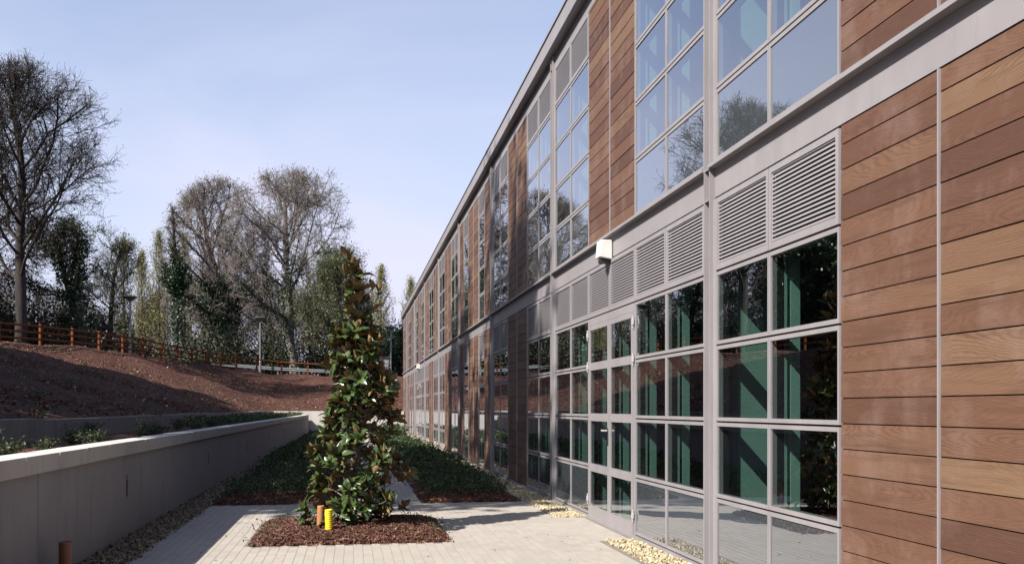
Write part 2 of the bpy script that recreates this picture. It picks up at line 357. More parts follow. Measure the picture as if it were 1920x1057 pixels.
# ------------------------------------------------------------------ ground and bank
XF = 3.43                                     # facade plane
YEND = 63.6                                   # far end of the building
XL, XU, YC = -2.72, -4.93, 61.6               # lower wall face, upper wall face, cross wall face
g = MB(); g.quad((-4000, -4000, -0.25), (4000, -4000, -0.25), (4000, 4000, -0.25), (-4000, 4000, -0.25))
tag(g.build('ground', SOIL), 'flat ground under the whole site', None, None, 'structure')
g = MB(); g.quad((XL - 0.1, -12, 0.0026), (XF + 0.3, -12, 0.0026), (XF + 0.3, YC, 0.0026), (XL - 0.1, YC, 0.0026))
tag(g.build('paving_bed', SAND), 'sand bed under the courtyard paving', None, None, 'structure')

POSTS = [(-420, 560, 31), (-300, 566, 34), (-200, 573, 38), (-120, 582, 42), (-60, 592, 45.5), (-2, 601, 49), (76, 608, 52), (136, 615, 55), (186, 621, 58), (230, 628, 60.5), (268, 633, 63), (302, 642, 66), (332, 646, 68.5), (360, 652, 71), (386, 658, 73.5), (414, 661, 76), (443, 666, 78), (481, 672, 79.5), (528, 677, 80.5), (577, 680, 81), (626, 682, 81.2), (676, 683, 81.5)]
FPTS = np.array([(*place(px, Z), top_z(py, Z)) for px, py, Z in POSTS])   # tops of the fence posts
def crest_of(p, n):
    """where the outward line from a sweep point meets the fence: distance and ground height"""
    best = None
    for a, b in zip(FPTS[:-1], FPTS[1:]):
        M = np.array([[n[0], a[0] - b[0]], [n[1], a[1] - b[1]]])
        if abs(np.linalg.det(M)) < 1e-9: continue
        t, u = np.linalg.solve(M, a[:2] - p)
        if t > 0 and -1e-6 <= u <= 1 + 1e-6 and (best is None or t < best[0]): best = (t, a[2] + (b[2] - a[2]) * u - 1.12)
    return best
def bank_surface():
    # sweep line: along the upper wall, round the corner, along the cross wall
    rc = 0.4; pts = []
    x0, y1 = XU - 0.2, YC + 0.25
    for y in np.concatenate([np.arange(-60, 10, 4.0), np.arange(10, y1 - rc, 0.6)]): pts.append((x0, y, -1, 0))
    cx, cy_ = x0 + rc, y1 - rc
    pts2 = []
    for a in np.linspace(0, math.pi / 2, 40):
        pts2.append((cx - rc * math.cos(a), cy_ + rc * math.sin(a), -math.cos(a), math.sin(a)))
    # the corner is kept tight against the walls: pull it to the true corner
    pts += [(p[0], p[1], p[2], p[3]) for p in pts2]
    for x in np.concatenate([np.arange(cx + 0.8, 16, 0.8), np.arange(16, 90, 5.0)]): pts.append((x, y1, 0, 1))
    P = np.array(pts)
    d = np.concatenate([np.arange(0, 24, 0.5), np.arange(24, 60, 4), [80, 120, 200, 400, 900, 2500]])
    cr = [crest_of(p[:2], p[2:4]) for p in P]; ok = np.array([i for i, c in enumerate(cr) if c]); ii = np.arange(len(P))
    crest = np.interp(ii, ok, [cr[i][0] for i in ok]); zc = np.interp(ii, ok, [cr[i][1] for i in ok])
    ker = np.ones(9) / 9; crest = np.convolve(np.pad(crest, 4, 'edge'), ker, 'valid'); zc = np.convolve(np.pad(zc, 4, 'edge'), ker, 'valid')
    D, C = np.meshgrid(d, crest); Zc = np.repeat(zc[:, None], len(d), 1)
    t = np.clip(D / C, 0, 1.12); prof = np.where(t < 1, t ** 0.93, 1 - 0.03 * (t - 1))
    Z = 1.36 + (Zc - 1.36) * prof
    rr = np.random.RandomState(3)
    X = P[:, 0:1] + P[:, 2:3] * D; Y = P[:, 1:2] + P[:, 3:4] * D
    bumpy = 0.07 * np.sin(X * 1.3 + Y * 0.7) + 0.05 * np.sin(X * 2.9 - Y * 1.7 + 1) + 0.10 * np.sin(0.37 * X - 0.51 * Y) + rr.uniform(-0.03, 0.03, X.shape)
    Z = Z + bumpy * np.clip(D / 1.5, 0, 1) * (D < 60)
    # round corner: fill to the wall with a lower apron
    V = np.stack([X, Y, Z], -1).reshape(-1, 3); n, m = X.shape
    i = np.arange(n - 1)[:, None] * m + np.arange(m - 1)[None, :]
    Fq = np.stack([i, i + m, i + m + 1, i + 1], -1).reshape(-1, 4)
    o = np_obj('bank', V, Fq, [BANK, SOIL], None, None, (np.tile((d[:-1] > 22).astype(int), n - 1)), True)
    tag(o, 'sloping bank covered in red-brown bark mulch', None, None, 'structure')
    # flat corner piece between the rounded sweep and the straight walls
    return P, crest, zc
BP, BC, BZ = bank_surface()
def bank_z(x, y):
    dx, dy = x - BP[:, 0], y - BP[:, 1]
    k = np.argmin(dx * dx + dy * dy); D = dx[k] * BP[k, 2] + dy[k] * BP[k, 3]
    t = min(max(D / BC[k], 0), 1.0); return 1.36 + (BZ[k] - 1.36) * t ** 0.93
g = MB(); g.box(XU, XL - 0.24, -12, YC, 0.2, 1.07)
tag(g.build('terrace_soil', MULCH), 'mulched planting terrace between the two walls', None, None, 'structure')

# ------------------------------------------------------------------ retaining walls
lw = thing('retaining_wall', 'low smooth concrete retaining wall with pale coping along the left of the courtyard', 'wall', (XL, 0, 0))
cuts = [-12, -2.2, 3.3, 8.8, 14.3, 19.9, 25.4, 30.9, 36.4, 41.9, 47.5, 53.0, YC]
for a, b in zip(cuts[:-1], cuts[1:]):
    MB().box(-0.25, 0, a + 0.005, b - 0.005, -0.1, 1.03).build('wall_panel', CONC, lw, bevel=0.004)
cm = MB().box(-0.28, 0.035, 0.008, 0.912, 0.0, 0.16).mesh('coping_block', COPING)
k = 0; y = -10.0
while y < YC - 1:
    o = bpy.data.objects.new('coping_block', cm); link(o, lw, (rng.uniform(-0.004, 0.004), y, 1.031 + rng.uniform(-0.002, 0.002)))
    bv = o.modifiers.new('bevel', 'BEVEL'); bv.width = 0.006; bv.segments = 2
    y += 0.92
lm = MB()
lm.box(-0.02, 0.004, -0.045, 0.045, 0.50, 0.79, 0); lm.box(0.004, 0.006, -0.030, 0.030, 0.52, 0.72, 1)
lmesh = lm.mesh('recessed_wall_light', [STEEL, DARKMETAL])
for y in (5.4, 12.1, 18.75, 25.5, 32.2, 38.9, 45.6, 52.3):
    link(bpy.data.objects.new('recessed_wall_light', lmesh), lw, (0, y, 0))
uw = thing('upper_retaining_wall', 'weathered upper concrete wall at the foot of the mulched bank', 'wall', (XU, 0, 0))
uc = [-12, 4, 9.6, 16.2, 22.8, 29.4, 36, 42.6, 49.2, 55.8, YC + 0.1]
for i, (a, b) in enumerate(zip(uc[:-1], uc[1:])):
    MB().box(-0.22, 0, a + 0.006, b - 0.006, 0.3, 1.425 + 0.012 * ((i * 7) % 3 - 1)).build('wall_panel', CONC2, uw, bevel=0.006)
cw = thing('cross_wall', 'sunlit pale concrete wall closing the far end of the courtyard', 'wall', (0, YC, 0))
for a, b in ((XU - 0.1, -2.0), (-1.99, 0.7), (0.71, XF - 0.02)):
    MB().box(a, b, 0.12, 0.42, -0.1, 1.42).build('wall_panel', COPING, cw, bevel=0.004)

# ------------------------------------------------------------------ courtyard paving
BED = (-1.18, 1.18, 11.1, 13.4)
LB, RB = (-2.34, 0.0, 15.9, 58.0), (1.16, 2.88, 15.75, 47.0)
RB2 = (0.9, 2.88, 48.6, 58.0)
def in_rect(x, y, r): return r[0] < x < r[1] and r[2] < y < r[3]
pave = thing('pavement', 'courtyard of small pale concrete block pavers', None); tag(pave, None, None, None, 'structure'); 
PW, PL = 0.104, 0.208
cells = []
ix0, ix1 = int((XL + 0.36 + 50) / PW), int((XF - 0.04 + 50) / PW)
for ix in range(ix0, ix1):
    xc = ix * PW - 50 + PW / 2; off = (ix % 2) * PW
    for iy in range(int(4.0 / PL), int(58 / PL)):
        yc = iy * PL - off + PL / 2
        if any(in_rect(xc, yc, r) for r in (BED, LB, RB, RB2)): continue
        if xc > 2.98 and not (10.95 < yc < 13.35): continue
        cells.append((xc, yc))
cells = np.array(cells)
def pv_box(w, l):
    h = 0.06; c = 0.0018; e = 0.0006; a, b = w / 2 - 0.0018, l / 2 - 0.0012
    V = [(-a, -b, -h), (a, -b, -h), (a, b, -h), (-a, b, -h), (-a, -b, -c), (a, -b, -c), (a, b, -c), (-a, b, -c),
         (-a + c, -b + e, 0), (a - c, -b + e, 0), (a - c, b - e, 0), (-a + c, b - e, 0)]
    Fq = [(0, 1, 5, 4), (1, 2, 6, 5), (2, 3, 7, 6), (3, 0, 4, 7), (4, 5, 9, 8), (5, 6, 10, 9), (6, 7, 11, 10), (7, 4, 8, 11), (8, 9, 10, 11)]
    return np.array(V), np.array(Fq)
pvv, pvf = pv_box(PW, PL)
# visible pavers, nearest first
Zc = cells[:, 1] * math.cos(TH) + cells[:, 0] * math.sin(TH); Xc = cells[:, 0] * math.cos(TH) - cells[:, 1] * math.sin(TH)
ix_ = 960 + F * Xc / Zc; iy_ = 765 + F * EYE / Zc
vis = (ix_ > 150) & (ix_ < 1330) & (iy_ < 1056)
order = np.argsort(np.where(vis, Zc, 1e6)); near = order[:300]; rest = order[300:]
pm = np_mesh('paver', pvv, pvf, PAVER)
for q in near:
    o = link(bpy.data.objects.new('paver', pm), pave, (cells[q, 0], cells[q, 1], 0.004 + rng.uniform(-0.0007, 0.0007)))
    o.rotation_euler = (rng.uniform(-.0015, .0015), rng.uniform(-.0015, .0015), rng.uniform(-.004, .004))
n = len(rest); P = np.concatenate([cells[rest], 0.004 + rng.uniform(-0.0007, 0.0007, (n, 1))], 1)
tilt = rng.uniform(-.0015, .0015, (n, 2)); V = np.repeat(pvv[None], n, 0) + P[:, None, :]
V[:, :, 2] += pvv[None, :, 0] * tilt[:, :1] + pvv[None, :, 1] * tilt[:, 1:]
o = np_obj('paver_field', V.reshape(-1, 3), ((np.arange(n) * 12)[:, None, None] + pvf[None]).reshape(-1, 4), PAVER, pave); tag(o, None, None, None, 'stuff')

# ------------------------------------------------------------------ gravel strips
ICO_V = np.array([(0, 0, -1), (.72, -.53, -.45), (-.28, -.85, -.45), (-.89, 0, -.45), (-.28, .85, -.45), (.72, .53, -.45), (.28, -.85, .45), (-.72, -.53, .45), (-.72, .53, .45), (.28, .85, .45), (.89, 0, .45), (0, 0, 1)])
ICO_F = np.array([(0, 1, 2), (1, 0, 5), (0, 2, 3), (0, 3, 4), (0, 4, 5), (1, 5, 10), (2, 1, 6), (3, 2, 7), (4, 3, 8), (5, 4, 9), (1, 10, 6), (2, 6, 7), (3, 7, 8), (4, 8, 9), (5, 9, 10), (6, 10, 11), (7, 6, 11), (8, 7, 11), (9, 8, 11), (10, 9, 11)])
def gravel(name, rects, label, heap=0.02, mat=STONE):
    Ps, Ss = [], []
    for (x0, x1, y0, y1, dens, size, edge) in rects:
        n = int((x1 - x0) * (y1 - y0) * dens)
        x = rng.uniform(x0, x1, n); y = rng.uniform(y0, y1, n)
        x += rng.normal(0, 0.035, n) * edge
        z = rng.uniform(-0.012, heap, n)
        Ps.append(np.stack([x, y, z], 1)); Ss.append(rng.uniform(0.55, 1.25, (n, 1)) * size * rng.uniform(0.6, 1.2, (n, 3)))
    P = np.concatenate(Ps); Sz = np.concatenate(Ss)
    V, Fq = scatter_solid(ICO_V, ICO_F, P, Sz, rng)
    tag(np_obj(name, V, Fq, mat), label, None, None, 'stuff')
gravel('gravel', [(3.02, XF - 0.03, 4.5, 10.95, 2600, 0.017, 0.6), (2.95, XF - 0.03, 13.35, 24, 1900, 0.020, 0.6), (2.92, XF - 0.03, 24, 60, 700, 0.034, 1)],
       'pale yellow gravel strip along the foot of the facade')
gravel('gravel', [(XL + 0.02, XL + 0.42, 6.5, 18, 2300, 0.018, 1.2), (XL + 0.02, XL + 0.40, 18, 58, 700, 0.034, 1)],
       'brownish gravel strip along the foot of the left wall', 0.05, STONE2)

# ------------------------------------------------------------------ planting beds
def mound(name, r, h, label, mat, nx=16, ny=24):
    x0, x1, y0, y1 = r; V = []
    for i in range(nx + 1):
        for j in range(ny + 1):
            u, v = i / nx, j / ny; x = x0 + (x1 - x0) * u; y = y0 + (y1 - y0) * v
            e = min(min(u, 1 - u) * (x1 - x0), min(v, 1 - v) * (y1 - y0))
            z = 0.006 + h * (1 - math.exp(-e / 0.28)) + (0.012 * math.sin(9 * x + 5 * y) + rng.uniform(-.008, .008)) * min(1, e / 0.2)
            V.append((x, y, z if e > 0 else -0.01))
    m = ny + 1; i = np.arange(nx)[:, None] * m + np.arange(ny)[None]
    tag(np_obj(name, V, np.stack([i, i + m, i + m + 1, i + 1], -1).reshape(-1, 4), mat, None, None, None, True), label, None, None, 'structure')
mound('tree_bed', BED, 0.13, 'square mulched tree bed set in the paving', MULCH)
mound('planting_bed', LB, 0.08, 'long mulched planting bed beside the left wall', MULCH, 12, 200)
mound('planting_bed', RB, 0.08, 'long mulched planting bed beside the facade', MULCH, 12, 160)
mound('planting_bed', RB2, 0.08, 'short mulched planting bed at the far end', MULCH, 12, 50)
BOX_V = np.array([(-1, -1, -1), (1, -1, -1), (1, 1, -1), (-1, 1, -1), (-.8, -1, 1), (1, -.7, 1), (.9, 1, 1), (-1, .8, 1)], float)
BOX_F = np.array([(0, 3, 2, 1), (4, 5, 6, 7), (0, 1, 5, 4), (1, 2, 6, 5), (2, 3, 7, 6), (3, 0, 4, 7)])
def chips(label, areas):
    Ps, Ss = [], []
    for (r, n, zf, s) in areas:
        x = rng.uniform(r[0], r[1], n); y = rng.uniform(r[2], r[3], n)
        e = np.minimum(np.minimum(x - r[0], r[1] - x), np.minimum(y - r[2], r[3] - y))
        Ps.append(np.stack([x, y, 0.012 + zf * (1 - np.exp(-e / 0.28)) + rng.uniform(0, 0.015, n)], 1))
        Ss.append(np.stack([rng.uniform(.4, 1.2, n) * s, rng.uniform(.3, .7, n) * s, rng.uniform(.08, .2, n) * s], 1))
    V, Fq = scatter_solid(BOX_V, BOX_F, np.concatenate(Ps), np.concatenate(Ss), rng)
    # flatten the chips a little so they lie on the bed
    tag(np_obj('bark_chips', V, Fq, CHIP), label, None, None, 'stuff')
chips('loose red-brown bark chips on the tree bed', [(BED, 7000, 0.13, 0.019), ((-1.3, 1.3, 11.0, 13.5), 260, 0.0, 0.013)])
chips('loose bark chips along the front of the planting beds', [((LB[0], LB[1], LB[2], LB[2] + 2.2), 3500, 0.08, 0.022), ((RB[0], RB[1], RB[2], RB[2] + 2.2), 3000, 0.08, 0.022)])

def sprigs(P0, height, nleaf, lsize, r, spread=0.6):
    """arching leafy stems growing from P0: leaf verts and stem segments"""
    n = len(P0); az = r.uniform(0, 2 * math.pi, n); L = height * r.uniform(0.6, 1.15, n); sp = spread * r.uniform(0.2, 1.2, n)
    t = np.linspace(0.12, 1.0, nleaf)
    hx = np.cos(az)[:, None] * (sp * L)[:, None] * t ** 1.5; hy = np.sin(az)[:, None] * (sp * L)[:, None] * t ** 1.5
    hz = L[:, None] * (t - 0.25 * t ** 2) * 1.2
    P = np.stack([P0[:, 0:1] + hx, P0[:, 1:2] + hy, P0[:, 2:3] + hz], -1)
    P = (P + r.normal(0, 0.012, P.shape))
    segs = np.concatenate([P[:, ::2][:, :-1].reshape(-1, 3), P[:, ::2][:, 1:].reshape(-1, 3)], 1)
    segs = np.concatenate([segs, np.full((len(segs), 1), 0.004), np.full((len(segs), 1), 0.003)], 1)
    V, Fq = leaves(P.reshape(-1, 3), lsize * r.uniform(0.6, 1.3, n * nleaf), r)
    return V, Fq, segs
def cover(name, rects, label, mat=GROUNDCOVER):
    Vs, Fs, k = [], [], 0
    for (r, dens, h, nl, ls) in rects:
        n = int((r[1] - r[0]) * (r[3] - r[2]) * dens)
        x = rng.uniform(r[0], r[1], n); y = rng.uniform(r[2], r[3], n)
        patch = 0.5 + 0.5 * np.sin(1.7 * x + 0.9 * y) * np.sin(1.1 * y - 0.6 * x + 1)
        keep = rng.uniform(0, 1, n) < 0.45 + 0.55 * patch; x, y, patch = x[keep], y[keep], patch[keep]
        P0 = np.stack([x, y, np.full(len(x), r[4] if len(r) > 4 else 0.06)], 1)
        V, Fq, sg = sprigs(P0, h * (0.65 + 0.5 * patch), nl, ls, rng, 0.75)
        Vs.append(V); Fs.append(Fq + k); k += len(V)
    tag(np_obj(name, np.concatenate(Vs), np.concatenate(Fs), mat), label, None, None, 'stuff')
cover('ground_cover', [((LB[0] + .1, LB[1] - .1, LB[2] + 1.0, 24), 105, 0.27, 11, 0.042), ((LB[0] + .1, LB[1] - .1, LB[2] + .35, LB[2] + 1.2), 30, 0.3, 12, 0.045), ((LB[0], LB[1], 24, 57), 36, 0.30, 12, 0.075)],
      'low dark green ground cover filling the left planting bed')
cover('ground_cover', [((RB[0] + .15, RB[1] - .05, RB[2] + 0.6, 24), 120, 0.27, 11, 0.042), ((RB[0] + .2, RB[1], RB[2] + .25, RB[2] + .8), 40, 0.3, 12, 0.045), ((RB[0] + .1, RB[1], 24, 46.6), 40, 0.30, 12, 0.075)],
      'low dark green ground cover filling the bed beside the facade')
cover('ground_cover', [((RB2[0] + .1, RB2[1], RB2[2] + .2, RB2[3]), 34, 0.6, 14, 0.10)], 'bright green ground cover at the far end of the courtyard')
cover('ground_cover', [((XU + .1, XL - .3, 26, 60, 1.07), 30, 0.30, 10, 0.07)], 'dark grassy ground cover on the far part of the terrace')
# weeds at the edge of the tree bed
wd = []
for (x, y) in [(-0.75, 13.3), (-0.55, 13.35), (-0.9, 12.9), (-1.05, 12.2), (-1.08, 11.6), (0.8, 13.2), (0.95, 12.8), (1.05, 12.3), (1.1, 11.7), (-0.45, 13.45), (0.4, 13.35)]:
    m = 9; wd.append(np.stack([x + rng.normal(0, .09, m), y + rng.normal(0, .09, m), np.full(m, 0.03)], 1))
V, Fq, sg = sprigs(np.concatenate(wd), 0.17, 6, 0.028, rng, 1.0)
tag(np_obj('weeds', V, Fq, SHRUBLEAF), 'sparse small weeds round the edge of the tree bed', None, None, 'stuff')
ORD = ['first', 'second', 'third', 'fourth', 'fifth', 'sixth', 'seventh', 'eighth', 'ninth', 'tenth', 'eleventh', 'twelfth', 'thirteenth', 'fourteenth']
spots = [(-3.15, 9.3, .34), (-4.3, 10.3, .40), (-3.5, 11.6, .26), (-4.5, 12.6, .45), (-3.3, 12.9, .36), (-3.9, 14.2, .42), (-3.2, 15.4, .28), (-3.35, 16.4, .34), (-4.4, 16.9, .44), (-3.6, 18.4, .34), (-4.2, 20.2, .42), (-3.4, 21.6, .33), (-4.1, 23.4, .42), (-3.6, 25.2, .36)]
for i, (x, y, h) in enumerate(spots):
    t = thing('low_shrub', '%s low leafy shrub from the left in the terrace planter' % ORD[i], 'shrub', (x, y, 1.07), 'low shrubs in the terrace planter')
    m = int(26 + 20 * rng.rand()); P0 = np.stack([rng.normal(0, .05, m), rng.normal(0, .06, m), np.zeros(m)], 1)
    V, Fq, sg = sprigs(P0, h * .72, 12, 0.036, rng, 0.8); np_obj('foliage', V, Fq, SHRUBLEAF, t)
    V, Fq = tubes(sg, 4); tag(np_obj('stem', V, Fq, BARK, t), None, None, None, 'stuff')

# litter: stones and clods on the bank, fallen leaves on the paving
lp, lsz = [], []
for i in range(7000):
    d = rng.uniform(.3, 12); y = rng.uniform(14, 74); x = XU - .2 - d if rng.rand() < .75 else rng.uniform(-14, 4)
    if y > 60 or x > XU: y = YC + .3 + rng.uniform(0.3, 13)
    lp.append((x, y, bank_z(x, y) + .02)); lsz.append(rng.uniform(.015, .05) * (1 if rng.rand() < .96 else 1.7))
V, Fq = scatter_solid(BOX_V, BOX_F, np.array(lp), np.array(lsz)[:, None] * rng.uniform(.35, 1.1, (len(lp), 3)), rng)
tag(np_obj('bark_litter', V, Fq, CHIP), 'loose bark lumps scattered over the bank', None, None, 'stuff')
k_ = rng.choice(len(lp), 170); V, Fq = scatter_solid(ICO_V, ICO_F, np.array(lp)[k_] + rng.normal(0, .3, (170, 3)) * np.array([1, 1, 0]), rng.uniform(.02, .06, 170), rng)
tag(np_obj('stones', V, Fq, STONE), 'small pale stones scattered over the bank', None, None, 'stuff')
wp = np.array(lp)[rng.choice(len(lp), 130)]; V, Fq, sg = sprigs(np.repeat(wp, 6, 0) + rng.normal(0, .08, (780, 3)) * np.array([1, 1, 0]), 0.2, 6, .06, rng, .9)
tag(np_obj('weeds', V, Fq, SHRUBLEAF), 'scattered small weeds on the bank', None, None, 'stuff')
n = 90; P = np.stack([rng.uniform(-2.3, 3.0, n), rng.uniform(8.5, 15.6, n), np.full(n, .014)], 1); P = P[~((np.abs(P[:, 0]) < 1.2) & (P[:, 1] > 11) & (P[:, 1] < 13.5))]
V, Fq = leaves(P, rng.uniform(.02, .06, len(P)), rng); V[:, 2] = .006 + np.abs(V[:, 2] - .014) * .35
tag(np_obj('fallen_leaves', V, Fq, MAGBACK), 'few dry leaves lying on the paving', None, None, 'stuff')

# ------------------------------------------------------------------ the building
B = thing('office_building', 'long two-storey building with cedar board panels, grey metal frame and gridded glazing', 'building', (XF, 0, 0))
GROUND = {-2: 'TTTTTT', -1: 'TTTTGG', 0: 'GGDDGG', 1: 'GGTTGG', 2: 'TGTTGT', 3: 'GGTTGG', 4: 'GGTTGG', 5: 'GGDDGG', 6: 'TGTGTT', 7: 'TTGT'}
UPPER = {-2: 'TTTTTT', -1: 'TTTTGG', 0: 'GGTTGG', 1: 'GGTTGG', 2: 'TGTTGT', 3: 'GGTTGG', 4: 'TTGGTT', 5: 'GGTTGG', 6: 'GTTGGT', 7: 'TTGT'}
ROWS = {0: [0.05, 0.748, 1.473, 2.2, 2.905], 1: [3.95, 4.64, 5.34, 6.04, 6.74]}
LOUV = {0: (2.905, 3.61), 1: (6.74, 7.42)}
TIMB = {0: (0.05, 3.61), 1: (3.95, 7.42)}
slat_n = 16
def ring(m, y0, y1, z0, z1, wv, wt, x0, x1):
    m.box(x0, x1, y0, y0 + wv, z0, z1); m.box(x0, x1, y1 - wv, y1, z0, z1)
    m.box(x0 + .001, x1, y0 + wv, y1 - wv, z0, z0 + wt); m.box(x0 + .001, x1, y0 + wv, y1 - wv, z1 - wt, z1)
slat_mesh = {}
far_slats, far_boards = MB(), MB()
n_slat = n_board = 0
def slat_geo(m, y0, y1, z, dz):
    # tilted blade: outer lower edge, inner higher edge
    m.hexa([(0.002, y0, z), (0.010, y0, z + .003), (0.010, y1, z + .003), (0.002, y1, z), (0.004, y0, z + dz * .50), (0.014, y0, z + dz * .56), (0.014, y1, z + dz * .56), (0.004, y1, z + dz * .50)])
def louvre(k, y0, y1, fl):
    global n_slat
    z0, z1 = LOUV[fl]; m = MB(); a, b, c, d = y0 + .006, y1 - .006, z0 + .010, z1 - .012
    ring(m, a, b, c, d, 0.042, 0.050, -0.004, 0.075)
    ring(m, a + .043, b - .043, c + .051, d - .051, 0.012, 0.012, 0.004, 0.06)
    o = m.build('louvre', METAL, B)
    MB().box(0.040, 0.046, a + .04, b - .04, c + .045, d - .045).build('louvre_shade_back', DARKMETAL, o)  # near-black sheet: colour stands in for the shade between the slats
    zz0, zz1 = c + .064, d - .064; dz = (zz1 - zz0) / slat_n; w = b - a - 0.112
    near = n_slat < 288 and (k in (-1, 0) or (k == 1 and fl == 0))
    if near:
        key = round(w, 3), round(dz, 4)
        if key not in slat_mesh:
            sm = MB(); slat_geo(sm, 0, w, 0, dz); slat_mesh[key] = sm.mesh('slat', METAL)
        for i in range(slat_n):
            link(bpy.data.objects.new('slat', slat_mesh[key]), o, (0, a + .056, zz0 + i * dz)); n_slat += 1
    else:
        for i in range(slat_n): slat_geo(far_slats, a + .056, a + .056 + w, zz0 + i * dz, dz)
def glazing(name, y0, nmod, fl):
    m = MB(); R_ = ROWS[fl]; panes = []
    for j in range(nmod):
        a, b = y0 + j * MOD + .004, y0 + (j + 1) * MOD - .004
        for r in range(4):
            c, d = R_[r] + .008, R_[r + 1] - .008
            ring(m, a, b, c, d, 0.023, 0.034, 0.0, 0.075)
            panes.append((a + .023, b - .023, c + .034, d - .034, r))
    o = m.build(name, METAL, B)
    bk = MB()
    for j in range(nmod + 1): bk.box(0.06, 0.12, y0 + j * MOD - .03, y0 + j * MOD + .03, R_[0], R_[4])
    for z in R_: bk.box(0.062, 0.118, y0 + .03, y0 + nmod * MOD - .03, z - .03, z + .03)
    bk.build('mullion', DARKMETAL, o)
    for (a, b, c, d, r) in panes:
        pm_ = MB(); e = [rng.uniform(-.0015, .0015) for _ in range(4)]
        pm_.quad((0.010 + e[0], a - .004, c - .004), (0.010 + e[1], a - .004, d + .004), (0.010 + e[2], b + .004, d + .004), (0.010 + e[0] + e[2] - e[1], b + .004, c - .004))
        pm_.build('pane', SPANDREL if r == 0 else GLASS, o)
    return o
board_mesh = {}
def timber(k, y0, fl, j):
    global n_board
    z0, z1 = TIMB[fl]; a, b = y0 + .010, y0 + MOD - .010
    m = MB(); m.box(0.045, 0.06, y0, y0 + MOD, z0, z1)
    o = m.build('timber_panel', DARKMETAL, B)
    e = MB(); e.box(-0.006, 0.045, y0 - .008, y0 + .006, z0, z1); e.build('joint_strip', METAL, o)
    i = 0; z = z0
    want = (fl == 0 and k == -1 and j in (2, 3)) or (fl == 1 and k == -1 and j in (2, 3)) or (fl == 1 and k == 0) or k == 1 or (k == 2 and (fl == 0 or j in (0, 2)))
    while z < z1 - 0.03:
        h = min(PITCH, z1 - z) - 0.008
        isnear = want and n_board < 300 and not (fl == 1 and k == -1 and i > 5)
        if isnear:
            key = round(h, 3)
            if key not in board_mesh:
                board_mesh[key] = MB().hexa([(0.006, 0, 0), (0.035, 0, 0), (0.035, b - a, 0), (0.006, b - a, 0), (0.009, 0, h), (0.035, 0, h), (0.035, b - a, h), (0.009, b - a, h)]).mesh('board', WOOD)
            link(bpy.data.objects.new('board', board_mesh[key]), o, (rng.uniform(-.002, .003), a, z + .005)); n_board += 1
        else:
            dx = rng.uniform(-.002, .003)
            far_boards.hexa([(0.006 + dx, a, z + .005), (0.035, a, z + .005), (0.035, b, z + .005), (0.006 + dx, b, z + .005), (0.009 + dx, a, z + .005 + h), (0.035, a, z + .005 + h), (0.035, b, z + .005 + h), (0.009 + dx, b, z + .005 + h)])
        i += 1; z += PITCH
def door(y0):
    w = 2 * MOD; o = MB().build('double_door', METAL, B)
    fr = MB(); z1 = ROWS[0][4] - .008
    fr.box(-.002, .09, y0 + .004, y0 + .05, 0.01, z1); fr.box(-.002, .09, y0 + w - .05, y0 + w - .004, 0.01, z1); fr.box(-.001, .09, y0 + .05, y0 + w - .05, z1 - .10, z1)
    fr.build('door_frame', METAL, o)
    for s in (0, 1):
        a = y0 + .056 if s == 0 else y0 + w / 2 + .003; b = y0 + w / 2 - .003 if s == 0 else y0 + w - .056
        lf = MB(); zt = z1 - .106; zs = [0.02, 0.748, 1.473, 2.2, zt]
        lf.box(-.012, .05, a, a + .075, .02, zt); lf.box(-.012, .05, b - .075, b, .02, zt)
        lf.box(-.011, .05, a + .075, b - .075, .02, .20); lf.box(-.011, .05, a + .075, b - .075, zt - .07, zt)
        for z in zs[1:4]: lf.box(-.011, .05, a + .075, b - .075, z - .055, z + .055)
        lf.build('door_leaf', METAL, o)
        lim = [(0.20, .748 - .055), (.748 + .055, 1.473 - .055), (1.473 + .055, 2.2 - .055), (2.2 + .055, zt - .07)]
        for c, d in lim:
            e = [rng.uniform(-.0015, .0015) for _ in range(3)]
            MB().quad((-.002 + e[0], a + .07, c - .004), (-.002 + e[1], a + .07, d + .004), (-.002 + e[2], b - .07, d + .004), (-.002 + e[0] + e[2] - e[1], b - .07, c - .004)).build('pane', GLASS, o)
        yh = a - .03 if s == 0 else b + .03
        for z in (.28, 2.2, 2.66):
            hg = MB(); hg.box(-.034, -.012, yh - .028, yh + .028, z - .035, z + .035); hg.box(-.030, -.012, yh - .009, yh + .009, z - .075, z + .075)
            hg.build('hinge', HINGE, o, bevel=.004)
    hd = MB(); yh = y0 + w / 2 + .045
    hd.box(-.022, -.012, yh - .022, yh + .022, 1.10, 1.33); hd.build('handle_plate', HANDLE, o, bevel=.003)
    hd = MB(); hd.box(-.075, -.022, yh - .012, yh + .012, 1.285, 1.31); hd.box(-.078, -.058, yh - .012, yh + .13, 1.285, 1.31); hd.build('handle', HINGE, o, bevel=.006)
